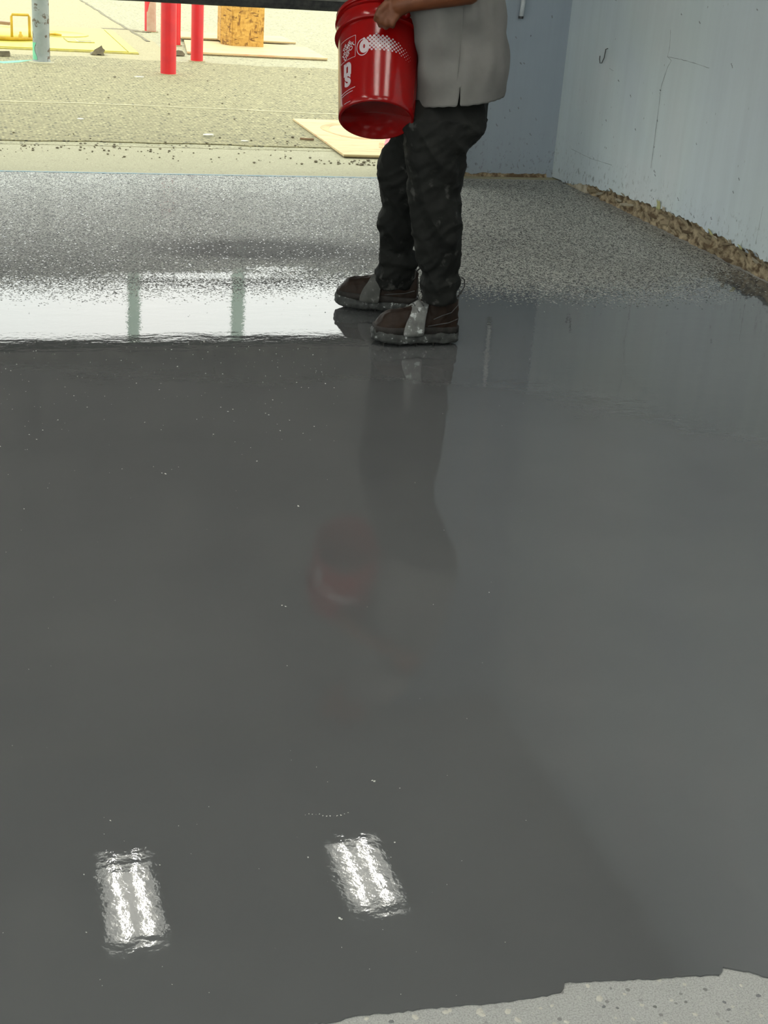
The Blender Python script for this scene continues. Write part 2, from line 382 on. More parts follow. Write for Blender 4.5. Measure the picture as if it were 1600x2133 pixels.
# stones showing in the raw concrete
sm = bmesh.new(); bmesh.ops.create_icosphere(sm, subdivisions=1, radius=1)
for v in sm.verts: v.co *= random.uniform(.75,1.2)
sme = bpy.data.meshes.new('aggregate_stone'); sm.to_mesh(sme); sm.free()
sme.materials.append(simple('aggregate_stone', (.50,.48,.41), (.42,.41,.36), 60, .8))
dme = sme.copy(); dme.materials.clear(); dme.materials.append(simple('dark_aggregate', (.12,.12,.12), (.2,.2,.2), 60, .8))
for x, y, r, dk in [(865,2115,7,0),(930,2105,6,0),(938,2101,5,0),(1000,2103,8,0),(1005,2110,7,0),(1058,2104,7,0),(1080,2122,7,0),(1250,2076,8,0),(1225,2051,5,0),(765,2118,5,0),(815,2125,5,1),(1258,2094,4,1),(1286,2096,3,1),(1510,2085,4,1),(1518,2100,4,1),(1580,2071,5,1),(1320,2120,4,0),(1400,2080,4,0),(1450,2110,5,0),(1150,2092,4,0),(1180,2125,5,0),(1545,2050,4,0)]:
    g = G(x,y); o = bpy.data.objects.new('aggregate_stone', dme if dk else sme); col.objects.link(o)
    o.location = (g[0],g[1],-.0034); o.scale = (r/1450*1.5, r/1450*1.25, .0018); o.rotation_euler = (0,0,random.uniform(0,6)); attach(o, floor)

# ---------------- right wall with its broken foot
foot = [(7.95,.0),(7.80,.006),(7.66,.012),(7.60,.035),(7.46,.050),(7.30,.062),(7.1,.072),(6.95,.080),(6.75,.096),(6.56,.106),(6.3,.110),(6.0,.106),(5.7,.100),(5.46,.094),(5.0,.10),(4.5,.09),(4.0,.05),(3.6,.0)]
def foot_z(Y):
    ys = [p[0] for p in foot][::-1]; zs = [p[1] for p in foot][::-1]
    return float(np.interp(Y, ys, zs))
Ys = list(np.arange(FY, 3.55, .5))+list(np.arange(3.55, WY+.2, .012))
contour = []
for Y in Ys:
    z = foot_z(Y)
    if z > .004: z += .010*n2(Y,0,9)+.012*n2(Y,0,33,2)+.006*n2(Y,0,90,5)
    contour.append((Y, max(z, -.003)))
s = MB(); n_ = len(contour); T = .028
fr = [(WX,y,z) for y,z in contour]+[(WX,WY+.2,CZ),(WX,FY,CZ)]
bk = [(WX+T,y,z) for y,z in contour]+[(WX+T,WY+.2,CZ),(WX+T,FY,CZ)]
N_ = len(fr); s.add(fr+bk, [tuple(range(N_)), tuple(range(2*N_-1,N_-1,-1))]+[(i,(i+1)%N_,N_+(i+1)%N_,N_+i) for i in range(N_)])
wr = s.build('wall_right', MAT['wall']); tag(wr, kind='structure')
s = MB(); s.box(WX+.045, WX+.25, FY, WY+.2, -.2, CZ)
s.build('wall_core', MAT['mortar'], wr)
# crumbled bed behind the paint: a rough sheet, then the lumps one can tell apart
s = MB(); rows = []
for j in range(15):
    row = []
    for Y in np.arange(3.5, 7.95, .014):
        z = -.01+.17*j/14
        d = .026*mnoise.noise(Vector((Y*13,z*22,1)))+.018*mnoise.noise(Vector((Y*36,z*60,4)))+.008*mnoise.noise(Vector((Y*90,z*120,7)))
        row.append((WX+.026+d*.9, Y, z))
    rows.append(row)
s.loft(rows, cap=False, closed=False); s.build('mortar_bed', MAT['mortar'], wr, smooth=True)
lump = []
for k in range(6):
    bm = bmesh.new(); bmesh.ops.create_icosphere(bm, subdivisions=1, radius=1)
    for v in bm.verts: v.co = v.co.normalized()*random.uniform(.62,1.15)
    m_ = bpy.data.meshes.new('rubble_lump'); bm.to_mesh(m_); bm.free(); m_.materials.append(MAT[('rub_a','rub_b','rub_c','rub_a','rub_b','rub_a')[k]]); lump.append(m_)
Y = 7.62
while Y > 4.6:
    hmax = foot_z(Y)
    for k in range(1):
        o = bpy.data.objects.new('rubble_lump', random.choice(lump)); col.objects.link(o)
        ly = random.uniform(.03,.10); lz = random.uniform(.007,.02)
        z = random.uniform(.004, max(.012,hmax-.02))
        o.location = (WX+random.uniform(.020,.032), Y+random.uniform(-.03,.03), z); o.scale = (random.uniform(.006,.010), ly, lz)
        o.rotation_euler = (random.uniform(-.3,.3), random.uniform(-.3,.3), random.uniform(-.2,.2)); attach(o, wr)
    Y -= random.uniform(.04,.075)
# pale smooth render left at the corner end of the break
s = MB(); a = [(7.74,.006),(7.64,.036),(7.56,.048),(7.47,.052),(7.46,-.002),(7.74,-.002)]
s.add([(WX+.004,y,z) for y,z in a]+[(WX+.03,y,z) for y,z in a], [tuple(range(6)),tuple(range(11,5,-1))]+[(i,(i+1)%6,6+(i+1)%6,6+i) for i in range(6)])
s.build('bare_render', MAT['rub_c'], wr)
# curled paint scales along the break
def scale_piece(px, py, wd, ht, mat, lean=.012):
    c = PX(px, py, WX); rows = []
    for j in range(5):
        t = j/4; row = []
        for i in range(5):
            u = (i/4-.5)*wd*(1-.45*t)+.15*wd*math.sin(3*t+px); row.append((WX-.002-lean*t*t-.004*math.sin(math.pi*i/4)*t, c[1]+u, c[2]+ht*t+.12*ht*math.sin(i*2.1+px)*t))
        rows.append(row)
    m = MB(); m.loft(rows, cap=False, closed=False); o = m.build('paint_scale', MAT[mat], wr, smooth=True)
    q = o.modifiers.new('s','SOLIDIFY'); q.thickness = .0015
for a in [(1372,437,.045,.050,'peel'),(1384,440,.035,.025,'rub_c'),(1482,489,.034,.026,'peel'),(1492,497,.03,.014,'rub_c'),(1522,507,.035,.020,'rub_c'),(1543,519,.03,.022,'peel'),(1556,526,.03,.02,'peel_blue'),(1576,534,.03,.02,'peel_blue'),(1275,399,.03,.016,'rub_a'),(1300,408,.03,.014,'rub_a'),(1400,447,.05,.012,'rub_c'),(1420,457,.04,.012,'rub_c')]: scale_piece(*a)
def strip(path, wd, axis, name, parent, mat):
    """thin raised line along a wall: path of 3D points, axis = 0 for the right wall, 1 for the back wall"""
    m = MB(); path = [np.array(p,float) for p in path]; pts = []
    for i in range(len(path)-1):
        for t in np.linspace(0,1,7)[:-1 if i < len(path)-2 else None]: pts.append(path[i]+(path[i+1]-path[i])*t)
    A = []; B = []
    for i, p in enumerate(pts):
        t = pts[min(i+1,len(pts)-1)]-pts[max(0,i-1)]; t /= np.linalg.norm(t)
        nrm = np.zeros(3); nrm[axis] = 1; sd = np.cross(t,nrm); ww = wd*(.35+.9*abs(mnoise.noise(Vector((i*.7,p[1],p[2]*3)))))
        jit = sd*wd*1.4*mnoise.noise(Vector((i*.9,p[2]*5,3)))
        off = nrm*-.0008
        A.append(p+sd*ww+jit+off); B.append(p-sd*ww+jit+off)
    m.loft([A,B], cap=False, closed=False); return m.build(name, mat, parent)
R_ = lambda *pp: [PX(x,y,WX) for x,y in pp]
strip(R_((1397,62),(1396,95),(1391,118),(1399,126),(1390,142),(1378,180),(1372,228),(1364,290),(1356,350)), .0022, 0, 'crack', wr, MAT['crack'])
strip(R_((1394,119),(1420,124),(1445,131),(1478,142)), .0018, 0, 'crack', wr, MAT['crack'])
strip(R_((1590,430),(1580,480),(1574,508)), .0012, 0, 'crack', wr, MAT['crack'])
strip(R_((1190,310),(1230,330),(1275,344)), .0014, 0, 'crack', wr, MAT['crack'])
strip(R_((1170,145),(1172,158),(1175,138)), .003, 0, 'crack', wr, MAT['crack'])
strip(R_((1270,142),(1278,148)), .0015, 0, 'crack', wr, MAT['crack'])
for x, y, l in [(1283,0,5),(1420,30,4),(1458,47,6),(1525,137,9),(1289,168,5),(1314,200,5),(1376,188,4),(1370,252,4),(1263,251,4),(1364,357,6),(1365,365,5),(1451,300,4),(1440,446,5),(1446,452,5),(1482,455,6),(1413,415,8),(1528,400,5),(1540,373,5),(1324,270,4),(1237,330,4),(1578,20,5)]:
    strip(R_((x-l*.2,y-l*.5),(x+l*.2,y+l*.5)), .0048, 0, 'chip_mark', wr, MAT['crack'])

# ---------------- back wall: pier beside the door, header above it, the far side of the opening
wb = empty('wall_back', (0,WY,0)); tag(wb, kind='structure')
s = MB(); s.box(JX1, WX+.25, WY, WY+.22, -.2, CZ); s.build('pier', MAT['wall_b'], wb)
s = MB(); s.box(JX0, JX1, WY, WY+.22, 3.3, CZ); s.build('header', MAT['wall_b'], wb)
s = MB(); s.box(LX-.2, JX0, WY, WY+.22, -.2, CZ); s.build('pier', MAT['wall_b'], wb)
# ragged crumbs of old coating along the foot of the pier
s = MB(); top = []; bot = []
for X in np.arange(JX1+.02, WX-.03, .012):
    h = .014+.012*n2(X,0,14)+.010*abs(n2(X,0,60,3)); top.append((X,WY-.012-.004*n2(X,0,50),max(.003,h))); bot.append((X,WY-.016,-.003))
bot2 = [(p[0],WY+.0,p[2]) for p in top]
s.loft([bot,top,bot2], cap=False, closed=False); s.build('crumbled_edge', MAT['mortar'], wb)
W2 = lambda *pp: [PY(x,y,WY) for x,y in pp]
for x, y, l in [(1035,260,6),(1062,230,5),(1080,225,4),(1085,205,4),(1105,280,6),(1117,248,5),(1098,300,4),(1052,245,3),(1085,132,5),(1092,132,4),(1150,35,5),(1075,78,5)]:
    strip(W2((x-l*.2,y-l*.5),(x+l*.2,y+l*.5)), .0055, 1, 'chip_mark', wb, MAT['crack'])
# walls that close the room outside the frame; unseen openings added on the left and behind the camera bring in daylight
wl = empty('wall_left', (LX,0,0)); tag(wl, kind='structure')
s = MB(); s.box(LX-.2, LX, FY, -.8, -.2, CZ); s.build('pier', MAT['wall'], wl)
s = MB(); s.box(LX-.2, LX, 5.6, WY, -.2, CZ); s.build('pier', MAT['wall'], wl)
s = MB(); s.box(LX-.2, LX, -.8, 5.6, 3.3, CZ); s.build('header', MAT['wall'], wl)
wf = empty('wall_front', (0,FY,0)); tag(wf, kind='structure')
s = MB(); s.box(LX-.2, -4.4, FY-.2, FY, -.2, CZ); s.build('pier', MAT['wall'], wf)
s = MB(); s.box(.4, WX+.25, FY-.2, FY, -.2, CZ); s.build('pier', MAT['wall'], wf)
s = MB(); s.box(-4.4, .4, FY-.2, FY, 3.3, CZ); s.build('header', MAT['wall'], wf)
s = MB(); s.box(LX-.2, WX+.25, FY-.2, WY+.22, CZ, CZ+.2); ceil = s.build('ceiling', MAT['ceiling']); tag(ceil, kind='structure')

# ---------------- the overhead door, raised knee high
door = empty('door_1', ((JX0+JX1)/2, DY, DZ)); tag(door, kind='structure')
s = MB(); prof = [(-.016,.006),(-.022,.028),(-.020,.052),(.020,.052),(.024,.028),(.018,.004),(.008,-.002),(-.008,0)]
s.loft([[(X,DY+a,DZ+b+.0025*n2(X,a*9,7)) for a,b in prof] for X in np.linspace(JX0-.1,JX1+.02,80)]); s.build('bottom_seal', MAT['rubber'], door)
s = MB(); s.box(JX0-.1,JX1+.02,DY-.028,DY+.028,DZ+.052,DZ+.115); bevel(s.build('bottom_rail', MAT['rail'], door), .004)
for k in range(5):
    z0 = DZ+.117+k*.50
    s = MB(); s.box(JX0-.1,JX1+.02,DY-.018,DY+.022,z0,z0+.494).box(JX0-.1,JX1+.02,DY-.006,DY+.010,z0-.012,z0+.012); o = bevel(s.build('panel', MAT['door'], door), .006)
    for X in np.linspace(JX0+.1,JX1-.1,5):
        m = MB(); m.box(X-.03,X+.03,DY-.045,DY-.018,z0+.004,z0+.49); m.build('stile', MAT['door'], o)
for X in (JX0-.14, JX1+.045):
    s = MB(); s.box(X-.02,X+.02,DY-.03,WY,.0,3.4); s.build('track', MAT['rail'], door)

# ---------------- lights on the ceiling: a pair mirrored in the wet coat, the rest added for brightness
def em(name, c, st):
    m, n, b = newmat(name); b.inputs['Base Color'].default_value = c4(c); b.inputs['Emission Color'].default_value = c4(c); b.inputs['Emission Strength'].default_value = st; b.inputs['Roughness'].default_value = .4
    return m
MAT['tube'] = em('lamp_tube', (1,.98,.95), 22.0)
MAT['reflector'] = em('lit_reflector', (.95,.95,.88), 1.5)
MAT['housing'] = simple('lamp_housing', (.7,.7,.68), (.62,.62,.6), 10, .4)
def lamp(x0, x1, y0, y1, label, fr_=(.3,.7), tr_=.008):
    L = empty('ceiling_lamp', ((x0+x1)/2,(y0+y1)/2,CZ)); tag(L, label, 'lamp', 'ceiling lamps mirrored in the wet floor')
    s = MB(); s.box(x0-.012,x1+.012,y0-.012,y1+.012,CZ-.05,CZ); s.build('housing', MAT['housing'], L)
    s = MB(); s.box(x0,x1,y0,y1,CZ-.054,CZ-.051); s.build('reflector', MAT['reflector'], L)
    for f in fr_:
        x = x0+(x1-x0)*f; m = MB(); m.tube([(x,y0+.03,CZ-.072),(x,y1-.03,CZ-.072)], tr_, 12); m.build('tube', MAT['tube'], L, smooth=True)
CL = CZ-.06
a, b_ = G(682,1757,-CL), G(842,1885,-CL); lamp(a[0]-.01,b_[0]+.01,b_[1],a[1],'twin tube ceiling lamp mirrored right of centre in the wet floor')
a, b_ = G(205,1797,-CL), G(345,1950,-CL); lamp(a[0]-.01,b_[0]+.01,b_[1],a[1],'twin tube ceiling lamp mirrored at lower left in the wet floor')
for X, cl_ in ((.65,'middle'),(2.05,'right'),(-1.6,'left')):  # unseen extra lamps, added only to brighten the room
    for Y, rw in ((3.0,'ahead of'),(.5,'over')): lamp(X-.15,X+.45,Y-.2,Y+1.0,'added unseen four tube ceiling lamp %s the camera, %s of three, above the frame' % (rw,cl_),(.16,.39,.61,.84),.013)

# ---------------- pipe on the back wall and hook on the right wall
a, b_ = PY(1083,36,WY), PY(1090,0,WY)
t = empty('wall_pipe', (a[0],WY-.02,a[2])); tag(t, 'white pipe stub running down the back wall beside the corner', 'pipe')
s = MB(); s.tube([(a[0],WY-.016,a[2]+.004),(a[0]+.004,WY-.016,a[2]+.05),(a[0]+.012,WY-.016,a[2]+.5),(a[0]+.012,WY-.016,a[2]+1.6)], .0135, 14); s.build('pipe', MAT['white_pipe'], t, smooth=True)
s = MB(); s.tube([(a[0],WY-.016,a[2]-.006),(a[0],WY-.016,a[2]+.008)], .0148, 14); s.build('end_cap', MAT['wire'], t)
s = MB(); s.box(a[0]-.022,a[0]+.03,WY-.034,WY,a[2]+.22,a[2]+.238); s.build('clip', MAT['white_pipe'], t)
h = PX(1262,120,WX)
s = MB(); s.tube([(WX+.002,h[1]-.012,h[2]+.05),(WX-.012,h[1]-.012,h[2]+.045),(WX-.014,h[1]-.010,h[2]+.0),(WX-.02,h[1]+.0,h[2]-.03),(WX-.024,h[1]+.014,h[2]-.032),(WX-.026,h[1]+.022,h[2]-.012),(WX-.026,h[1]+.022,h[2]+.006)], .0028, 8)
o = s.build('wall_hook', MAT['wire'], None, True, (WX,h[1],h[2])); tag(o, 'small bent wire hook on the pale blue side wall', 'hook')

# ================================================================== outside
s = MB(); s.prism([(-30,7.86),(30,7.86),(30,8.86),(-30,8.80)], -.2, -.004); o = s.build('ground_apron', MAT['apron']); tag(o, kind='structure')
ed = [(x, 8.78+.05*math.sin(x*1.3)+.012*math.sin(x*9)+.008*math.sin(x*23)) for x in np.arange(-8,9,.12)]
ed2 = [(x, 13.28+.10*math.sin(x*.9+1)+.03*math.sin(x*6)+.02*math.sin(x*17)) for x in np.arange(9,-8,-.12)]
s = MB(); s.prism(ed+ed2, -.1, .004); o = s.build('ground_asphalt', MAT['asphalt']); tag(o, kind='structure')
s = MB(); s.box(-40,40,8.7,90,-.2,-.002); o = s.build('ground', MAT['far_lot']); tag(o, kind='structure')
s = MB(); s.prism([(-9,13.0),(2.05,13.1),(2.12,15.0),(1.94,17.5),(1.85,20.0),(1.8,34),(-9,34)], -.1, .002); o = s.build('ground_slab', MAT['far_slab']); tag(o, kind='structure')
# joint line across the asphalt and chalk line at the threshold
MAT['line'] = simple('pale_line', (.52,.47,.30), (.42,.38,.24), 12, .9)
MAT['chalk'] = simple('blue_chalk', (.24,.42,.50), (.40,.50,.52), 40, .9, lo=.4, hi=.6)
MAT['joint'] = simple('dark_joint', (.13,.115,.07), (.25,.22,.14), 16, .95)
def ground_line(pts, wd, name, mat, z, label, jag=1.0):
    m = MB(); A = []; B = []
    for i in range(len(pts)-1):
        for t in np.linspace(0,1,14)[:-1 if i < len(pts)-2 else None]:
            p = np.array(pts[i])+(np.array(pts[i+1])-np.array(pts[i]))*t
            d = np.array(pts[i+1])-np.array(pts[i]); d = d/np.linalg.norm(d); nn = np.array([-d[1],d[0]])
            j = wd*jag*1.3*n2(p[0],p[1],4)+wd*jag*.8*n2(p[0],p[1],13,3); ww = wd*(.7+.6*abs(n2(p[0],p[1],7,5)))
            A.append((*(p+nn*(j+ww)),z)); B.append((*(p+nn*(j-ww)),z))
    A2 = [(p[0],p[1],z-.02) for p in A]; B2 = [(p[0],p[1],z-.02) for p in B]
    m.loft([A2,A,B,B2], cap=False, closed=False); o = m.build(name, mat); tag(o, label, kind='structure'); return o
ground_line([(-2.5,10.52),(.0,10.44),(.39,10.40),(1.0,10.42),(2.0,10.36),(2.79,10.26),(4.5,10.2)], .016, 'ground_joint', MAT['line'], .007, 'pale filled joint across the asphalt')
ground_line([(-1.7,7.83),(.28,7.815),(1.31,7.81),(2.3,7.81),(2.9,7.82)], .006, 'trim_1', MAT['chalk'], .002, 'blue chalk line snapped along the door threshold', .5)
ground_line([(2.06,15.0),(1.95,17.4),(1.86,19.8),(1.82,26)], .02, 'ground_crack', MAT['joint'], .006, 'dark open joint between the slab and the lot')
ground_line([(1.72,16.2),(2.0,16.25),(2.2,16.0)], .05, 'ground_stain', MAT['joint'], .0045, 'dark crumbled patch in the slab')

# bollards
MAT['red'] = spotted('red_paint', (.62,.012,.016), (.52,.012,.018), (.34,.10,.09), 5, .4, .66)
MAT['red_worn'] = spotted('red_paint_scuffed', (.62,.02,.03), (.55,.03,.035), (.50,.38,.28), 4, .5, .56)
MAT['bare'] = simple('scraped_bollard', (.46,.27,.19), (.52,.36,.26), 14, .7)
def bollard(px, py, wpx, label, mat, h=1.12, patch=False):
    g = G(px,py); r = .5*wpx/F*np.linalg.norm(g-CO)
    t = empty('bollard', (g[0],g[1],0)); tag(t, label, 'bollard', 'red steel bollards in the yard')
    prof = [(r,-.02)]+[(r*(1+.006*n2(z,0,5,px)),z) for z in np.linspace(.01,h-.02,12)]+[(r*.96,h+.01),(r*.8,h+.045),(r*.45,h+.07),(r*.02,h+.08)]
    s = MB(); s.lathe(prof, (g[0],g[1],0), (0,0,1), 28); s.build('post', mat, t, True)
    s = MB(); ring = []
    for k in range(24):
        a = 2*math.pi*k/24; q = r*(1.35+.25*n2(math.cos(a),math.sin(a),2,px)); ring.append((g[0]+q*math.cos(a),g[1]+q*math.sin(a)))
    s.prism(ring, -.01, .008); s.build('footing', MAT['far_slab'], t)
    if patch:
        rows = []
        for j in range(7):
            rows.append([(g[0]+(r+.002)*math.cos(a),g[1]+(r+.002)*math.sin(a),(.012+.30*j/6*(1-.35*smooth(-1.75,-2.25,a)))) for a in np.linspace(-2.35,-.5,14)])
        m = MB(); m.loft(rows, cap=False, closed=False); m.build('bare_patch', MAT['bare'], t, True)
    return t
bollard(313,66,22,'farthest red bollard with a bare scraped patch at its foot',MAT['red_worn'],1.12,True)
bollard(350.5,155,30.5,'nearest and widest red bollard, standing on the asphalt',MAT['red'])
bollard(368,95,15,'red bollard mostly hidden behind the nearest bollard',MAT['red'])
bollard(410,128,24,'red bollard standing in front of the plywood sheets',MAT['red'])

# grey pole with chipped paint
MAT['pole'] = spotted('chipped_pole_paint', (.24,.275,.26), (.29,.32,.30), (.10,.08,.055), 13, .5, .565, .6, 1.2)
MAT['green_paint'] = simple('green_spray', (.12,.48,.27), (.2,.52,.32), 20, .7)
g = G(87,131); r = .5*32/F*np.linalg.norm(g-CO)
t = empty('steel_pole', (g[0],g[1],0)); tag(t, 'grey steel pole with chipped rusty paint beside the yellow pad', 'pole')
s = MB(); s.lathe([(r*1.12,-.02),(r*1.1,.01),(r,.03)]+[(r,z) for z in np.linspace(.1,1.55,14)]+[(r*.8,1.58),(.002,1.60)], (g[0],g[1],0), (0,0,1), 30); s.build('post', MAT['pole'], t, True)
s = MB(); s.lathe([(r*1.55,-.01),(r*1.5,.008),(r*1.1,.016)], (g[0],g[1],0), (0,0,1), 24, True); s.build('footing', MAT['apron'], t)
s = MB(); s.loft([[(g[0]+(r+.0025)*math.cos(a),g[1]+(r+.0025)*math.sin(a),z) for a in np.linspace(-3.05,-2.35+.2*math.sin(z*40),8)] for z in np.linspace(.03,.17,7)], cap=False, closed=False); s.build('spray_mark', MAT['green_paint'], t)
s = MB(); c = [G(*p) for p in ((-15,130),(8,133),(40,131),(58,128),(70,126),(40,127),(5,129),(-15,127))]; s.prism([(p[0],p[1]) for p in c], .002, .0055)
o = s.build('ground_paint', MAT['green_paint']); tag(o, 'green spray mark on the asphalt beside the pole', kind='structure')

# yellow tank pad with lids
MAT['yellow'] = simple('yellow_paint', (.50,.42,.045), (.46,.385,.045), 6, .5, bstr=.05)
MAT['yellow_o'] = simple('amber_paint', (.56,.36,.02), (.45,.28,.02), 12, .5, bstr=.05)
MAT['yellow_edge'] = simple('worn_yellow_edge', (.42,.36,.06), (.28,.24,.07), 20, .7)
t = empty('tank_pad', (.6,14.8,0)); tag(t, 'yellow painted tank pad with lids set in the yard', 'pad')
def pad(x0,x1,y0,y1,z1,name='plate',mat='yellow'):
    s = MB(); s.box(x0,x1,y0,y1,-.05,z1); return bevel(s.build(name, MAT[mat], t), .006)
pad(-1.2,1.70,13.80,15.95,.022)
pad(1.712,1.80,13.80,15.97,.018,'border')
pad(-1.2,1.80,13.755,13.79,.014,'border','yellow_edge')
lc = G(2,82); lc = np.array([lc[0]+.0, lc[1]+.12, 0])
s = MB(); s.lathe([(.44,.02),(.45,.03),(.45,.062),(.43,.072),(.10,.078),(.002,.079)], lc, (0,0,1), 48); lid = s.build('raised_lid', MAT['yellow'], t, True)
s = MB(); s.lathe([(.452,.028),(.456,.032),(.456,.056),(.452,.060)], lc, (0,0,1), 48); s.build('lid_rim', MAT['yellow_o'], lid, True)
ha, hb = G(25,77,.075), G(62,78,.075); hh = .20
s = MB(); s.tube([ha,ha+zz*.06,ha+zz*(hh-.02),ha*.95+hb*.05+zz*hh,ha*.05+hb*.95+zz*hh,hb+zz*(hh-.02),hb+zz*.06,hb], .013, 10); s.build('lid_handle', MAT['yellow_o'], lid, True)
kb = G(43,78,.075); s = MB(); s.lathe([(.022,0),(.022,.02),(.012,.032),(.012,.05),(.002,.054)], kb, (0,0,1), 14); s.build('lid_knob', MAT['yellow_o'], lid, True)
fl = G(128,72,.02)
s = MB(); s.lathe([(.26,.018),(.262,.026),(.25,.03),(.24,.026),(.002,.026)], (fl[0],fl[1],0), (0,0,1), 40); fo_ = s.build('flush_lid', MAT['yellow'], t, True)
s = MB(); s.lathe([(.262,.0225),(.272,.0245),(.272,.022)], (fl[0],fl[1],0), (0,0,1), 40); s.build('lid_joint', MAT['yellow_edge'], fo_)
a, b_ = G(102,72,.03), G(128,74,.03); s = MB(); s.tube([a,a*.5+b_*.5+zz*.01,b_], .014, 8); s.build('lid_bar', MAT['yellow_o'], fo_, True)
a = [G(*p,.024) for p in ((158,82),(186,82),(190,86),(164,86))]; s = MB(); s.prism([(p[0],p[1]) for p in a], .02, .030); s.build('small_hatch', MAT['yellow'], t)
s = MB(); s.prism([(p[0]*1.0+(p[0]-a[0][0])*.06-.008,p[1]+(p[1]-a[0][1])*.06-.012) for p in a], .02, .0255); s.build('hatch_frame', MAT['white_pipe'], t)
a = [G(*p,.024) for p in ((133,79),(136,82),(142,87),(160,88),(197,89))]
s = MB(); s.tube([p+zz*.0 for p in a], .007, 6); s.build('weld_seam', MAT['yellow_edge'], t)
MAT['brown_wood'] = simple('brown_board', (.30,.19,.10), (.22,.13,.07), 20, .8)
a, b_ = G(-30,60,.02), G(22,66,.02); s = MB(); d = (b_-a)/np.linalg.norm(b_-a); nn = np.array([-d[1],d[0],0])*.06
s.prism([tuple((a+nn)[:2]),tuple((a-nn)[:2]),tuple((b_-nn*.5)[:2]),tuple((b_+nn*.3)[:2])], .082, .11); o = s.build('board_scrap', MAT['brown_wood'], None, False, (a[0],a[1],.0)); tag(o, 'brown board scrap lying on the yellow pad at the left edge', 'board')

# broken concrete pieces
MAT['rubble_grey'] = simple('broken_concrete', (.22,.19,.12), (.12,.10,.07), 14, .9, bstr=.6, bdist=.01)
def chunk(name, px, py, pts2, depth, label, cat='rock'):
    """pts2: outline in pixels (front face), extruded backwards"""
    g = G(px,py); Yc = g[1]; fr = [PY(x,y,Yc) for x,y in pts2]; n = len(fr); bk = []
    for p in fr: bk.append(p+np.array([.02*n2(p[0],p[2],9),depth*(1+.3*n2(p[0],p[2],7)),-.03 if p[2] > .05 else 0]))
    for p in fr+bk: p[2] = max(p[2], .003)
    m = MB(); m.add(fr+bk, [tuple(range(n)),tuple(range(2*n-1,n-1,-1))]+[(i,(i+1)%n,n+(i+1)%n,n+i) for i in range(n)])
    o = m.build(name, MAT['rubble_grey'], None, False, (g[0],g[1],0)); bevel(o,.004); tag(o, label, cat); return o
chunk('concrete_chunk',205,116,[(190,113),(197,103),(206,98),(212,94),(214,100),(219,104),(216,110),(218,116),(212,117),(209,112),(203,113),(200,115)],.13,'broken angular concrete chunk lying in front of the yellow pad')
chunk('concrete_block',8,119,[(-22,120),(-22,106),(20,106),(21,118),(12,119),(6,117),(0,120)],.12,'grey concrete block lying left of the chipped pole','block')
chunk('concrete_chunk',373,117,[(362,116),(364,106),(372,104),(381,107),(386,113),(384,117)],.12,'small grey concrete lump between the red bollards')

# plywood and strand board
def osb():
    m, n, b = newmat('strand_board'); co = objco(n,(1,1,1),(.3,.5,.7))
    v = nd(n,'ShaderNodeTexVoronoi'); v.inputs['Scale'].default_value = 20; n.links.new(objco(n,(1.2,1.2,2.6),(.5,.9,.6)), v.inputs['Vector'])
    v2 = nd(n,'ShaderNodeTexVoronoi'); v2.inputs['Scale'].default_value = 22; n.links.new(objco(n,(3.0,2.2,1.0),(.4,-.7,.9)), v2.inputs['Vector'])
    s1 = nd(n,'ShaderNodeSeparateColor'); n.links.new(v.outputs['Color'], s1.inputs[0]); s2 = nd(n,'ShaderNodeSeparateColor'); n.links.new(v2.outputs['Color'], s2.inputs[0])
    a = ramp(n, s1.outputs[0], [(0,(.20,.09,.012)),(.16,(.40,.20,.03)),(.5,(.50,.27,.045)),(1,(.60,.36,.08))])
    c = ramp(n, s2.outputs[1], [(0,(.22,.10,.015)),(.14,(.44,.23,.035)),(1,(.58,.34,.07))])
    k1 = ramp(n, noisen(n, objco(n,(1.0,1.0,3.4),(.0,.5,.3)), 11, 2, .5, .6), [(.60,0.0),(.64,1.0)])
    k2 = ramp(n, noisen(n, objco(n,(3.2,2.4,.9),(.2,-.6,.5)), 10, 2, .5, .6), [(.61,0.0),(.65,1.0)])
    base = mix(n, k1, mix(n, .5, a, c), (.17,.075,.01)); base = mix(n, k2, base, (.20,.09,.012))
    n.links.new(base, b.inputs['Base Color']); b.inputs['Roughness'].default_value = .7; bump(n, b, s1.outputs[2], .3, .004)
    return m
MAT['osb'] = osb()
def ply_mat(name, cx, cy):
    """sheet of plywood with grain and orange spray marks"""
    m, n, b = newmat(name)
    g = noisen(n, objco(n,(1.2,14,6)), 3, 5, .6, 1.2); base = ramp(n, g, [(.3,(.56,.43,.22)),(.5,(.60,.47,.25)),(.7,(.52,.36,.17))])
    k = noisen(n, objco(n,(1.5,5,1)), 1.9, 3, .6); base = mix(n, ramp(n, k, [(.54,0.0),(.68,.55)]), base, (.62,.24,.12))
    n.links.new(base, b.inputs['Base Color']); b.inputs['Roughness'].default_value = .8; bump(n, b, g, .2, .002)
    return m
MAT['ply'] = ply_mat('plywood', 0, 0)
MAT['ply_edge'] = simple('plywood_edge', (.30,.23,.11), (.14,.10,.05), 60, .9, stretch=(1,1,6))
MAT['orange_spray'] = simple('orange_spray', (.62,.28,.13), (.58,.40,.2), 9, .85)
MAT['pink_spray'] = simple('pink_spray', (.75,.10,.14), (.7,.2,.2), 12, .8)
def sheet(c, z0, th, label, origin):
    t = empty('plywood_sheet', (origin[0],origin[1],z0)); tag(t, label, 'plywood', 'plywood sheets lying in the yard')
    s = MB(); s.prism(c, z0, z0+th*.4); s.build('lower_ply', MAT['ply_edge'], t)
    cc = np.array(c).mean(0)
    s = MB(); s.prism([tuple(cc+(np.array(p)-cc)*1.003) for p in c], z0+th*.4, z0+th); s.build('face_ply', MAT['ply'], t); return t
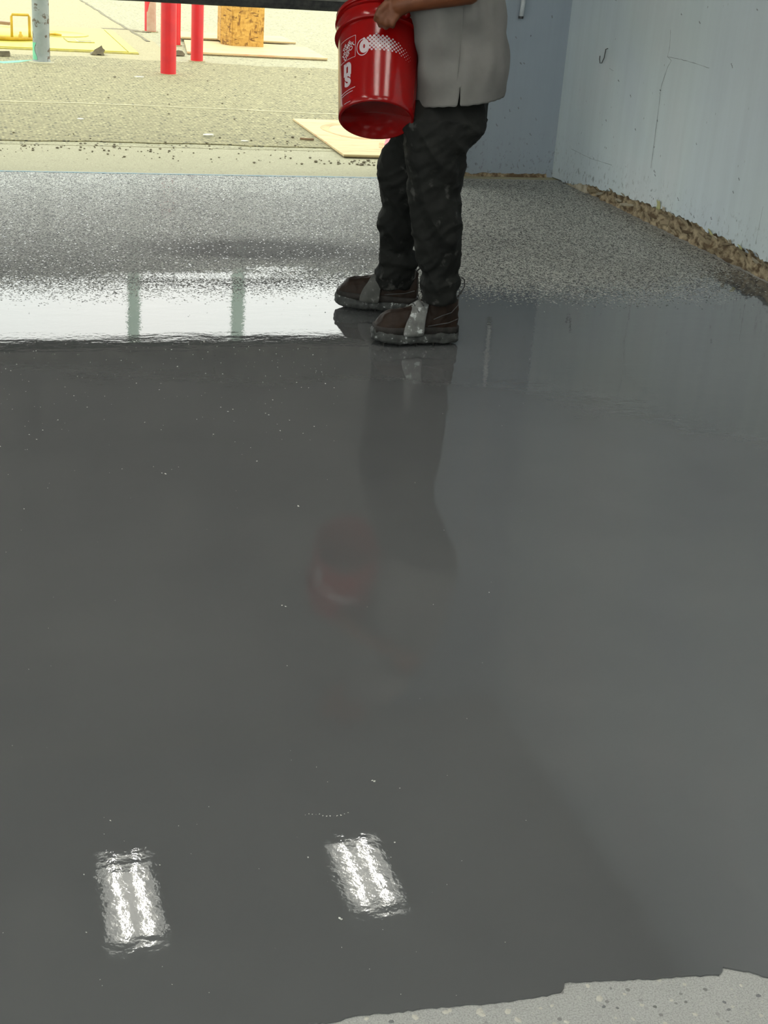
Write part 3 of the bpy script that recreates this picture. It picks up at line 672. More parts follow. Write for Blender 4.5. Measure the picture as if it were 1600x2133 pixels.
T1 = sheet([(2.37,8.47),(3.59,8.44),(3.60,9.86),(2.38,9.90)], .001, .018, 'plywood sheet lying just outside the door behind the worker', (3,9.1))
rr = []; cx, cy = 2.68, 9.40
o_ = [(cx+.20*math.cos(a)*(1+.06*math.sin(3*a)),cy+.33*math.sin(a)) for a in np.linspace(0,2*math.pi,40)]; i_ = [(cx+.165*math.cos(a)*(1+.1*math.sin(2*a)),cy+.26*math.sin(a)) for a in np.linspace(0,2*math.pi,40)]
s = MB(); s.loft([[(p[0],p[1],.0193) for p in o_],[(p[0],p[1],.0205) for p in o_],[(p[0],p[1],.0205) for p in i_],[(p[0],p[1],.0193) for p in i_]], cap=False); s.build('spray_ring', MAT['orange_spray'], T1)
c = [G(*p,.02) for p in ((806,283),(815,283),(812,300),(800,302))]; s = MB(); s.prism([(p[0],p[1]) for p in c], .0193, .0206); s.build('spray_patch', MAT['pink_spray'], T1)
c = [G(*p,.02) for p in ((790,297),(800,298),(797,309),(789,307))]; s = MB(); s.prism([(p[0],p[1]) for p in c], .0193, .0206); s.build('spray_patch', MAT['orange_spray'], T1)
T2 = sheet([(2.29,13.97),(3.67,13.93),(3.70,15.05),(2.44,15.10)], .001, .026, 'front plywood sheet under the strand board box by the bollards', (3,14.5))
T3 = sheet([(2.42,15.14),(3.63,15.13),(3.62,15.75),(2.45,15.75)], .029, .022, 'rear plywood sheet overlapping the one under the strand board box', (3,15.3))
t = empty('strand_board_box', (3.0,14.85,.03)); tag(t, 'tall orange strand board box standing on the plywood sheets', 'box')
z0, h = .028, 1.05
bx = dict(front=(2.865,3.19,14.70,14.716), left=(2.79,2.806,14.70,15.1), back=(2.79,3.19,15.1,15.116), right=(3.174,3.19,14.716,15.1))
fl_ = [(2.86,14.70),(2.876,14.716),(2.79,14.86),(2.774,14.85)]
for k, q in bx.items():
    if k == 'left': continue
    s = MB(); s.box(q[0],q[1],q[2],q[3],z0 if k != 'back' else .052,z0+h); s.build('side_board', MAT['osb'], t)
s = MB(); s.prism(fl_, z0, z0+h); s.build('side_board', MAT['osb'], t)
s = MB(); s.prism([(2.774,14.86),(2.79,14.86),(2.80,15.1),(2.784,15.1)], .052, z0+h); s.build('side_board', MAT['osb'], t)
s = MB(); s.prism([(2.77,14.86),(2.865,14.695),(3.195,14.695),(3.195,15.12),(2.78,15.12)], z0+h, z0+h+.016); s.build('top_board', MAT['osb'], t)

# stick, litter and gravel
def bit(name, px, py, lx, ly, h, rot, mat, label, cat, z=.004):
    g = G(px,py); m = MB(); ring = []
    for k in range(7):
        a = 2*math.pi*k/7; ring.append((g[0]+math.cos(rot)*lx*math.cos(a)*random.uniform(.7,1.1)-math.sin(rot)*ly*math.sin(a),g[1]+math.sin(rot)*lx*math.cos(a)+math.cos(rot)*ly*math.sin(a)*random.uniform(.7,1.1)))
    m.prism(ring, z, z+h); o = m.build(name, mat, None, False, (g[0],g[1],z)); tag(o, label, cat); return o
MAT['litter'] = simple('pale_litter', (.62,.60,.48), (.55,.52,.4), 20, .8)
bit('paper_scrap',290,162,.045,.03,.006,.2,MAT['litter'],'white scrap lying near the foot of the nearest bollard','scrap')
bit('paper_scrap',509,296,.03,.025,.005,.1,MAT['litter'],'white scrap lying at the near edge of the asphalt','scrap')
bit('paper_scrap',434,285,.03,.05,.012,-.8,MAT['litter'],'pale angular scrap left of the plywood sheet','scrap')
bit('paper_scrap',168,250,.024,.03,.005,.1,MAT['litter'],'pale scrap on the asphalt below the joint line','scrap')
g = G(641,294); s = MB(); s.tube([(g[0]-.05,g[1]+.01,.014),(g[0],g[1],.013),(g[0]+.04,g[1]-.006,.014)], .008, 6); o = s.build('stick', MAT['brown_wood'], None, False, (g[0],g[1],.005)); tag(o, 'short dark stick beside the near plywood sheet', 'stick')
MAT['gravel'] = simple('dark_gravel', (.13,.11,.07), (.22,.19,.12), 20, .9)
s = MB(); ico = [(0,0,1),(.89,0,.45),(.28,.85,.45),(-.72,.53,.45),(-.72,-.53,.45),(.28,-.85,.45),(.5,.3,-.3),(-.4,.6,-.3),(-.4,-.6,-.3)]
icf = [(0,1,2),(0,2,3),(0,3,4),(0,4,5),(0,5,1),(1,6,2),(2,7,3),(3,7,8,4),(4,8,5),(5,8,6,1),(2,6,7)]
for k in range(420):
    m_ = random.random()
    if m_ < .35: x, y = random.gauss(730,60), random.gauss(345,8)
    elif m_ < .6: x, y = random.uniform(0,700), random.gauss(305,7)
    elif m_ < .8: x, y = random.uniform(0,700), random.uniform(300,350)
    else: x, y = random.uniform(0,700), random.uniform(140,300)
    g = G(x,y)
    if g[1] < 8.22 or (g[0] > 2.30 and 8.4 < g[1] < 9.95): continue
    r = random.choice((.004,.005,.006,.008,.011)) if k > 8 else .016
    z_ = -.004 if g[1] < 8.8 else .004
    s.add([(g[0]+v[0]*r*random.uniform(.7,1.3),g[1]+v[1]*r*random.uniform(.7,1.3),z_+max(0,(v[2]+.3)*r*.7)) for v in ico], icf)
o = s.build('gravel', MAT['gravel']); tag(o, 'dark gravel crumbs strewn outside the door', 'gravel', kind='stuff')
# canopy columns far behind, seen mirrored in the wet floor
MAT['col'] = simple('column_paint', (.42,.50,.45), (.36,.44,.39), 3, .6)
for X, lab in ((3.05,'left of the two pale green columns mirrored in the wet floor'),(4.90,'right of the two pale green columns mirrored in the wet floor')):
    t = empty('canopy_column', (X,24,0)); tag(t, lab, 'column', 'canopy columns beyond the yard')
    s = MB(); s.box(X-.1,X+.1,23.9,24.1,.0,7.5); bevel(s.build('shaft', MAT['col'], t), .02)
    s = MB(); s.box(X-.2,X+.2,23.8,24.2,-.01,.12); s.build('base_plate', MAT['far_slab'], t)

# ================================================================== the bucket
MAT['bucket'] = simple('red_plastic', (.215,.002,.0018), (.20,.002,.0018), 4, .17, bstr=0, ior=1.5)
MAT['print'] = simple('white_print', (.46,.38,.39), (.40,.33,.34), 30, .5, bstr=0)
MAT['steel'] = simple('galvanised_wire', (.5,.5,.5), (.4,.4,.4), 20, .35, .9, bstr=0)
BW = -.20
bu, bz = UZ(783.5, 251, BW); BO = UW(bu, BW, bz)
TILT = math.radians(38)
BA = math.cos(TILT)*zz + math.sin(TILT)*(fw0*.995) - rt0*.035; BA /= np.linalg.norm(BA)      # axis, bottom to mouth
E1 = -fw0 - BA*((-fw0)@BA); E1 /= np.linalg.norm(E1)                                           # wall line nearest the camera
E2 = np.cross(E1, BA); E2 /= np.linalg.norm(E2)
if E2@rt0 < 0: E2 = -E2
BR0, BR1, BH = .1275, .146, .385
def brad(h): return BR0+(BR1-BR0)*h/BH
def bwall(phi, h, off=0.0): return BO+BA*h+(brad(h)+off)*(math.cos(phi)*E1+math.sin(phi)*E2)
bk = empty('bucket', tuple(BO)); tag(bk, 'red plastic bucket with white print, held tilted by the worker', 'bucket')
s = MB(); prof = [(.002,.006),(BR0-.012,.006),(BR0-.010,0),(BR0-.003,0),(BR0,.004)]+[(brad(h),h) for h in np.linspace(.02,.30,8)]+[(brad(.30),.302)]
prof += [(brad(.305),.306),(brad(.345),.345),(brad(.37),.372),(brad(BH)+.001,BH),(brad(BH)-.002,BH)]+[(brad(h)-.0025,h) for h in np.linspace(.375,.012,9)]+[(.002,.010)]
s.lathe(prof, BO, BA, 64); o = s.build('body', MAT['bucket'], bk, True)
def ring(h0, h1, out, nm):
    m = MB(); m.lathe([(brad(h0)-.001,h0),(brad(h0)+out*.8,h0+.001),(brad(h0)+out,h0+.003),(brad(h1)+out,h1-.003),(brad(h1)+out*.8,h1-.001),(brad(h1)-.001,h1)], BO, BA, 64); m.build(nm, MAT['bucket'], bk, True)
ring(.296,.304,.012,'reinforcing_ring'); ring(.304,.352,.006,'collar'); ring(.352,.358,.010,'reinforcing_ring'); ring(.368,BH,.007,'rim')
for ph in (.62,.62-math.pi):
    c = bwall(ph,.325,.010); m = MB(); m.ball(c,(.016,.016,.016),12,8); m.build('handle_ear', MAT['bucket'], bk, True)
hp = [bwall(.62+math.pi*k/20,.325-.035*math.sin(math.pi*k/20),.012) for k in range(21)]
m = MB(); m.tube(hp, .0022, 8); m.build('wire_handle', MAT['steel'], bk, True)
# flakes inside
m = MB(); m.lathe([(brad(.13)-.004,.13),(.06,.137),(.002,.14)], BO, BA, 40); m.build('flake_filling', MAT['chip_g'], bk, True)
# printing wrapped on the wall: s = arc length from the line nearest the camera, h = height
def wrap(pts2, off=.0006): return [bwall(a/ .138, b, off) for a, b in pts2]
prints = {k: MB() for k in ('emblem_print','letter_print','halftone_print')}; pr = prints['emblem_print']
def pq(poly): pr.add(wrap(poly), [tuple(range(len(poly)))])
def seg2(a, b, wd, n=8):
    a, b = np.array(a), np.array(b); d = (b-a)/np.linalg.norm(b-a); nn = np.array([-d[1],d[0]])*wd/2
    for k in range(n):
        p, q = a+(b-a)*k/n, a+(b-a)*(k+1)/n; pq([p-nn,q-nn,q+nn,p+nn])
def text2(txt, org, size, ang, sx=1.0, bold=.0):
    cu = bpy.data.curves.new('t','FONT'); cu.body = txt; cu.size = size; cu.align_x = 'CENTER'; cu.align_y = 'CENTER'; cu.offset = bold
    ob = bpy.data.objects.new('t', cu); col.objects.link(ob)
    me_ = bpy.data.meshes.new_from_object(ob.evaluated_get(bpy.context.evaluated_depsgraph_get()))
    bm = bmesh.new(); bm.from_mesh(me_); bmesh.ops.triangulate(bm, faces=bm.faces)
    c, s_ = math.cos(ang), math.sin(ang)
    P2 = [(org[0]+c*v.co.x*sx-s_*v.co.y, org[1]+s_*v.co.x*sx+c*v.co.y) for v in bm.verts]
    bm.verts.index_update(); pr.add(wrap(P2,.0008), [tuple(v.index for v in f.verts) for f in bm.faces])
    bm.free(); bpy.data.objects.remove(ob); bpy.data.meshes.remove(me_); bpy.data.curves.remove(cu)
# square emblem with slanting stencil lettering
qx0, qx1, qh0, qh1 = -.158, -.080, .168, .246
for a, b_ in (((qx0,qh0),(qx1,qh0)),((qx1,qh0),(qx1,qh1)),((qx1,qh1),(qx0,qh1)),((qx0,qh1),(qx0,qh0))): seg2(a, b_, .0014)
ang = math.radians(45)
for i, tx in enumerate(('THE','HOME','DEPOT')):
    d = (.019,.002,-.018)[i]; text2(tx, ((qx0+qx1)/2-d*math.sin(ang)*.9, (qh0+qh1)/2+d*math.cos(ang)*.9), .0215 if i else .0135, ang, .98, .0005)
pr = prints['letter_print']
text2('n', (-.116,.140), .085, 0, .95, .004); text2('S', (-.114,.092), .062, 0, 1.0, .004)
seg2((-.150,.052),(-.078,.058),.0022); seg2((-.148,.043),(-.088,.047),.002); seg2((-.132,.012),(-.098,.012),.0016)
# halftone swoosh that thins out to the right, with a plain oval badge at its head
pr = prints['halftone_print']; stp = .0098
for i in range(-4, 34):
    for j in range(-9, 10):
        a = -.055+i*stp/1.41+ (0 if j%2 == 0 else 0); b_ = .204+j*stp/1.41
        if (i+j) % 2: continue
        t = (a+.055)/.185
        if t < 0 or t > 1: continue
        mid = .006*math.sin(t*3.0)-.034*t*t+.004; half = (.036*math.sqrt(max(0,min(1,(t+.06)*3.2)))*(1-.62*t)) if t < .98 else 0
        y = b_-.204-mid
        if abs(y) > half: continue
        r = (.0053 if t < .45 else .0053*(1-(t-.45)/.62))*(1-.35*(abs(y)/max(half,.001))**3); r = max(r,.0007)
        if ((a+.052)/.022)**2+((b_-.197)/.026)**2 < 1: continue
        pq([(a+r*math.cos(k*math.pi/4),b_+r*math.sin(k*math.pi/4)) for k in range(8)])
def oval(cx, cy, rx, ry, r0=.0, n=28):
    for k in range(n):
        a0, a1 = 2*math.pi*k/n, 2*math.pi*(k+1)/n
        pq([(cx+rx*r0*math.cos(a0),cy+ry*r0*math.sin(a0)),(cx+rx*math.cos(a0),cy+ry*math.sin(a0)),(cx+rx*math.cos(a1),cy+ry*math.sin(a1)),(cx+rx*r0*math.cos(a1),cy+ry*r0*math.sin(a1))][(1 if r0 == 0 else 0):])
def ovalq(cx, cy, rx, ry, r0, n=28):
    for k in range(n):
        a0, a1 = 2*math.pi*k/n, 2*math.pi*(k+1)/n
        pq([(cx+rx*r0*math.cos(a0),cy+ry*r0*math.sin(a0)),(cx+rx*math.cos(a0),cy+ry*math.sin(a0)),(cx+rx*math.cos(a1),cy+ry*math.sin(a1)),(cx+rx*r0*math.cos(a1),cy+ry*r0*math.sin(a1))])
ovalq(-.052,.195,.023,.031,.90); ovalq(-.047,.197,.017,.024,.30)
seg2((-.047-.0035,.197-.006),(-.047-.0035,.197+.006),.0016); seg2((-.047+.0035,.197-.006),(-.047+.0035,.197+.006),.0016)
for k, lab in (('emblem_print','white square emblem with slanting stencil lettering'),('letter_print','large white letters and thin rules'),('halftone_print','white halftone swoosh with oval badge')):
    tag(prints[k].build(k, MAT['print'], bk), lab, kind='stuff')

# ================================================================== the worker
MAT['skin'] = simple('skin', (.13,.042,.016), (.10,.033,.013), 18, .5, bstr=.05)
MAT['shirt'] = simple('grey_cotton', (.15,.144,.134), (.125,.12,.112), 10, .85, bstr=.12, bdist=.002)
MAT['trousers'] = spotted('dark_work_trousers', (.0085,.0088,.008), (.015,.0152,.0135), (.05,.049,.045), 16, .7, .61, .1, .6, .08)
MAT['leather'] = simple('brown_boot_leather', (.022,.0115,.0065), (.013,.0072,.0045), 22, .6, bstr=.3)
MAT['boot_sole'] = simple('boot_sole', (.02,.018,.016), (.035,.03,.027), 30, .8)
MAT['gunk'] = spotted('epoxy_caked_sole', (.035,.036,.034), (.075,.076,.072), (.30,.31,.30), 55, .5, .60, .6, .5, .08)
MAT['strap'] = spotted('epoxy_caked_strap', (.10,.10,.094), (.19,.19,.18), (.40,.41,.40), 40, .6, .56, .5, .5, .08)
MAT['strap_dk'] = spotted('dusty_strap', (.055,.055,.05), (.10,.098,.09), (.16,.16,.15), 40, .7, .58, .5, .5, .08)
MAT['lace'] = simple('boot_lace', (.05,.048,.045), (.1,.1,.1), 40, .8)
MAT['hair'] = simple('black_hair', (.012,.010,.009), (.02,.017,.015), 60, .7)

def spec(v, *names):
    for k in names: MAT[k].node_tree.nodes['Principled BSDF'].inputs['Specular IOR Level'].default_value = v
spec(.10,'trousers','shirt','chip_k','gunk'); spec(.2,'chip_w','chip_g','leather','boot_sole','strap','strap_dk','lace','hair'); spec(.3,'skin'); spec(.38,'bucket')
def oval_ring(z, u0, u1, wv, b, n=28, p=2.3, dz=0.0):
    """horizontal section: u0..u1 across, half depth b, dz = rise from front (u0) to back (u1)"""
    cu_, a = (u0+u1)/2, (u1-u0)/2; out = []
    for k in range(n):
        t = 2*math.pi*k/n; c, s_ = math.cos(t), math.sin(t)
        x = a*math.copysign(abs(c)**(2/p), c); y = b*math.copysign(abs(s_)**(2/p), s_)
        out.append(UW(cu_+x, wv+y, z+dz*(c*.5)))
    return out
def fold(c, amp=1.0, seed=0.0):
    v = Vector(((c-PB)@rt0, (c-PB)@fw0, c[2]))
    ac, al = v.x*.80+v.z*.60, -v.x*.60+v.z*.80
    a = 1-abs(mnoise.noise(Vector((ac*15+seed, al*3.6, v.y*8))))*2
    ac2, al2 = v.x*.62-v.z*.78, v.x*.78+v.z*.62
    b = 1-abs(mnoise.noise(Vector((ac2*26, al2*8+seed, v.y*14))))*2
    return amp*(.010*(a-.45)+.0045*(b-.45)+.0015*mnoise.noise(v*70))
# body: one continuous figure of tapering limbs, fused
def limb(m, pts, rs, n=14):
    P_ = []; R2 = []
    for i in range(len(pts)-1):
        a, b = np.array(pts[i],float), np.array(pts[i+1],float); k = max(2,int(np.linalg.norm(b-a)/.02))
        for j in range(k): P_.append(a+(b-a)*j/k); R2.append(rs[i]+(rs[i+1]-rs[i])*j/k)
    P_.append(np.array(pts[-1],float)); R2.append(rs[-1])
    m.tube(P_, R2, n); m.ball(pts[0], rs[0], n, 8); m.ball(pts[-1], rs[-1], n, 8)
    for q, r in zip(pts[1:-1], rs[1:-1]): m.ball(q, r, n, 8)
ELB = PP(975,-12,-.26); WRI = PP(852,6,-.20)
b = MB()
b.loft([oval_ring(z,u0,u1,wv,d,24) for z,u0,u1,wv,d in ((.80,.0,.17,-.01,.15),(.90,-.01,.19,-.02,.165),(1.0,.02,.20,-.02,.15),(1.1,.02,.21,-.02,.15),(1.2,-.02,.20,-.02,.16),(1.3,-.09,.175,-.02,.175),(1.38,-.11,.14,-.02,.16),(1.45,-.10,.08,-.02,.10),(1.49,-.09,.02,-.02,.06))])
limb(b, [UW(-.02,-.02,1.44),UW(-.075,-.02,1.54)], [.062,.056])                                             # neck
limb(b, [UW(.08,-.10,.88),UW(.062,-.13,.48),UW(.108,-.12,.22)], [.075,.055,.036])                            # near leg
limb(b, [UW(.05,.07,.88),UW(-.045,.22,.50),UW(-.052,.28,.20)], [.075,.055,.036])                             # far leg
SHO = UW(.03,-.185,1.385); limb(b, [SHO,ELB+zz*.01,WRI], [.055,.043,.029])                                    # near arm
SHF = UW(.02,.15,1.385); ELF = UW(.04,.26,1.15)
FH = bwall(2.5,.37,.0); limb(b, [SHF,ELF,FH+rt0*.07+zz*.02], [.055,.042,.029])                              # far arm
HC = UW(-.135,-.02,1.635)                                                                                    # head, bowed towards the bucket
hd = -rt0*math.cos(.55)-zz*math.sin(.55); hu = np.cross(hd, fw0); hu = hu if hu[2] > 0 else -hu; hs = np.cross(hd, hu)
HR = np.stack([hd,hs,hu],1)
def HPt(x,y,z): return HC+HR@np.array([x,y,z])
b.ball(HC,(.098,.076,.105),20,14,rot=HR); b.ball(HPt(.03,0,-.065),(.062,.055,.062),16,10,rot=HR); b.ball(HPt(.06,0,-.10),(.03,.03,.026),12,8,rot=HR)
b.ball(HPt(.098,0,-.03),(.020,.014,.020),10,8,rot=HR); b.ball(HPt(.088,0,.0),(.012,.010,.03),10,8,rot=HR)
b.ball(HPt(.082,0,-.072),(.013,.024,.008),12,8,rot=HR); b.ball(HPt(.080,0,-.084),(.013,.021,.008),12,8,rot=HR)
for sg in (-1,1): b.ball(HPt(-.01,sg*.078,-.02),(.022,.010,.034),10,8,rot=HR); b.ball(HPt(.078,sg*.034,.028),(.02,.024,.008),10,8,rot=HR)
# near hand closed over the lip of the bucket: palm, four bent fingers, thumb inside
PALM = PP(826,12,-.165)
limb(b, [WRI,PP(838,10,-.185),PALM], [.029,.033,.036], 12)
b.ball(PP(818,16,-.170),(.036,.026,.030),14,10)
fing = [((806,8),(791,22),(783,40)),((810,20),(796,36),(792,52)),((818,27),(806,43),(804,57)),((828,32),(818,46),(818,55))]
for i, (k0,k1,k2) in enumerate(fing):
    r0 = (.0125,.013,.0125,.0108)[i]
    pts = [PP(*k0,-.185),PP(*k1,-.205),PP((k1[0]*.45+k2[0]*.55),(k1[1]*.45+k2[1]*.55),-.205),PP(*k2,-.188)]
    limb(b, pts, [r0*1.15,r0,r0*.9,r0*.78], 10)
th_ = [PP(822,2,-.15),PP(806,-10,-.14),PP(794,-14,-.10)]; limb(b, th_, [.017,.014,.011], 10)
# far hand on the far lip
b.ball(FH+zz*.01,(.045,.04,.026),14,10)
for i in range(4):
    p0 = FH-rt0*(.0+.0)+fw0*(.02-.016*i)+rt0*(-.02); limb(b, [p0,p0-rt0*.035-zz*.01,p0-rt0*.045-zz*.04], [.012,.011,.009], 10)
limb(b, [FH+fw0*-.03,FH+fw0*-.055-rt0*.02,FH+fw0*-.06-rt0*.045-zz*.01], [.015,.013,.010], 10)
person = b.build('person', MAT['skin'], None, True)
remesh(person, .0045, 5, .5)
person.location = (0,0,0)
tag(person, 'worker in grey polo shirt and dark trousers standing in spiked overshoes, holding a red bucket', 'person')
# hair and eyes
m = MB(); m.ball(HPt(-.014,0,.028),(.100,.083,.096),20,12,rot=HR); h_ = m.build('hair', MAT['hair'], person, True)
for sg in (-1,1): m = MB(); m.ball(HPt(.085,sg*.032,.008),(.010,.013,.007),10,8,rot=HR); m.build('eye', MAT['hair'], person, True)

# trousers
b = MB()
b.loft([oval_ring(z,u0,u1,wv,d,32) for z,u0,u1,wv,d in ((1.02,.0,.22,-.02,.15),(.95,-.01,.225,-.02,.16),(.88,-.018,.226,-.02,.165),(.835,-.036,.226,-.02,.17),(.80,-.046,.225,-.02,.18),(.77,-.052,.215,-.01,.175),(.725,-.045,.195,.0,.15),(.70,-.03,.16,.0,.12))])
near = ((.88,-.010,.20,-.10,.075),(.84,-.030,.215,-.11,.085),(.80,-.044,.221,-.125,.095),(.76,-.055,.210,-.13,.10),(.725,-.050,.195,-.13,.10),(.705,-.046,.180,-.13,.10),(.69,-.042,.160,-.13,.098),(.64,-.035,.163,-.13,.096),(.55,-.026,.153,-.13,.09),(.52,-.016,.166,-.13,.09),(.46,-.005,.168,-.13,.088),(.41,.004,.173,-.13,.086),(.36,.014,.172,-.128,.082),(.305,.028,.171,-.125,.078),(.262,.038,.171,-.122,.074),(.245,.042,.186,-.12,.080),(.225,.034,.186,-.12,.082),(.21,.040,.176,-.12,.076),(.185,.046,.172,-.12,.074),(.165,.047,.168,-.12,.073))
far = ((.88,-.01,.17,.06,.085),(.76,-.09,.13,.11,.10),(.665,-.107,.10,.15,.097),(.63,-.131,.09,.17,.095),(.57,-.139,.07,.19,.092),(.47,-.138,.045,.22,.088),(.33,-.130,.020,.25,.08),(.295,-.124,.010,.26,.078),(.245,-.108,.006,.27,.070),(.225,-.125,.030,.27,.080),(.205,-.125,.034,.27,.082),(.185,-.120,.022,.275,.076),(.15,-.124,.026,.28,.078),(.115,-.122,.020,.285,.074),(.10,-.118,.018,.285,.07))
for L in (near, far): b.loft([oval_ring(z,u0,u1,wv,d,28,2.2) for z,u0,u1,wv,d in L])
tr = b.build('trousers', MAT['trousers'], None, True); remesh(tr, .0065, 3, .5)
displace(tr, lambda c: fold(np.array(c), 1.35, 3.1)*(1 if c[2] < .8 else .4)); attach(tr, person); tag(tr, 'dark dusty work trousers bunched at the ankles')
# pocket flap and side seam on the near hip
b = MB(); b.tube([UW(.105,-.218,.80),UW(.112,-.222,.70),UW(.10,-.224,.60),UW(.098,-.217,.50)], .0028, 6); 
# shirt: an open shell with a slit at the side seam
prof = ((.855,-.037,.278,-.02,.205,.052),(.868,-.038,.280,-.02,.205,.050),(.874,-.0385,.2805,-.02,.2035,.049),(.90,-.040,.282,-.02,.205,.045),(.93,-.043,.282,-.02,.204,.03),(.965,-.043,.282,-.02,.203,.02),(1.0,-.040,.278,-.02,.202,.012),(1.04,-.052,.272,-.02,.202,.006),(1.085,-.067,.266,-.02,.203,0),(1.14,-.080,.258,-.02,.205,0),(1.19,-.092,.248,-.02,.207,0),(1.25,-.105,.236,-.02,.208,0),(1.31,-.118,.214,-.02,.206,0),(1.37,-.128,.184,-.02,.196,0),(1.42,-.130,.150,-.02,.175,0),(1.46,-.125,.105,-.02,.14,0),(1.49,-.118,.058,-.02,.10,0),(1.515,-.115,.012,-.02,.072,0),(1.53,-.120,-.018,-.02,.062,0))
NS = 96; rows = []
for k,(z,u0,u1,wv,d,dz) in enumerate(prof):
    cu_, a = (u0+u1)/2, (u1-u0)/2; row = []
    for i in range(NS+1):
        t = -math.pi/2+2*math.pi*i/NS; 
        if z < .912:                                   # slit: the two edges part below the seam
            g_ = .016*(1-(z-.855)/.057)
            if i == 0: t += g_
            if i == NS: t -= g_*1.2
        c, s_ = math.cos(t), math.sin(t); p = 2.25
        x = a*math.copysign(abs(c)**(2/p), c); y = d*math.copysign(abs(s_)**(2/p), s_)
        f = 0.0
        if z < 1.35:
            sd = np.array([cu_+x, wv+y, z]); q = Vector((sd[0]*7+sd[2]*9, sd[1]*7, sd[2]*5-sd[0]*10)); f = .026*(1-abs(mnoise.noise(q))*2-.7)*min(1,(z-.84)*7)
            f += .010*(.5-abs(mnoise.noise(Vector((sd[0]*15+sd[2]*20,sd[1]*9,sd[2]*8-sd[0]*10)))))*min(1,(z-.84)*9)
        nn = np.array([c,s_])*f
        pt = UW(cu_+x+nn[0], wv+y+nn[1], z)
        for _ in range(30):                              # the shirt gives way to the bucket
            hh_ = (pt-BO)@BA; rd_ = np.linalg.norm(pt-BO-BA*hh_)
            if -.01 < hh_ < BH+.01 and rd_ < brad(hh_)+(.001 if hh_ < .27 else .016): pt = pt+rt0*.004; nn = nn+np.array([.004,0])
            else: break
        row.append(UW(cu_+x+nn[0], wv+y+nn[1], z+dz*c*.5+(.0015*math.sin(i*1.9) if k == 0 else 0)))
    rows.append(row)
b = MB(); b.loft(rows, cap=False, closed=False)
sh = b.build('polo_shirt', MAT['shirt'], None, True)
bm = bmesh.new(); bm.from_mesh(sh.data); bmesh.ops.remove_doubles(bm, verts=bm.verts, dist=1e-5); bm.to_mesh(sh.data); bm.free()
q = sh.modifiers.new('u','SUBSURF'); q.levels = q.render_levels = 1; q = sh.modifiers.new('s','SOLIDIFY'); q.thickness = .0025; q.offset = 1
attach(sh, person); tag(sh, 'loose grey polo shirt with a side slit')
SL = lambda a, c, f: np.array(a)+(np.array(c)-np.array(a))*f
for A_, C_ in ((SHO,ELB),(SHF,ELF)):
    b = MB(); b.tube([SL(A_,C_,-.25),SL(A_,C_,.0),SL(A_,C_,.3),SL(A_,C_,.72)], [.070,.078,.080,.078], 24, cap=False)
    slv = b.build('sleeve', MAT['shirt'], sh, True); q = slv.modifiers.new('s','SOLIDIFY'); q.thickness = .003
b = MB(); b.tube([UW(.108,-.2235,z) for z in np.linspace(.915,1.25,10)], .0016, 6); b.build('side_seam', MAT['shirt'], sh)
b = MB(); b.tube([UW(-.10,-.085,1.525),UW(-.13,-.02,1.52),UW(-.10,.05,1.525),UW(-.03,.045,1.545),UW(-.005,-.02,1.555),UW(-.03,-.08,1.545),UW(-.10,-.085,1.525)], .016, 10); b.build('collar', MAT['shirt'], sh, True)

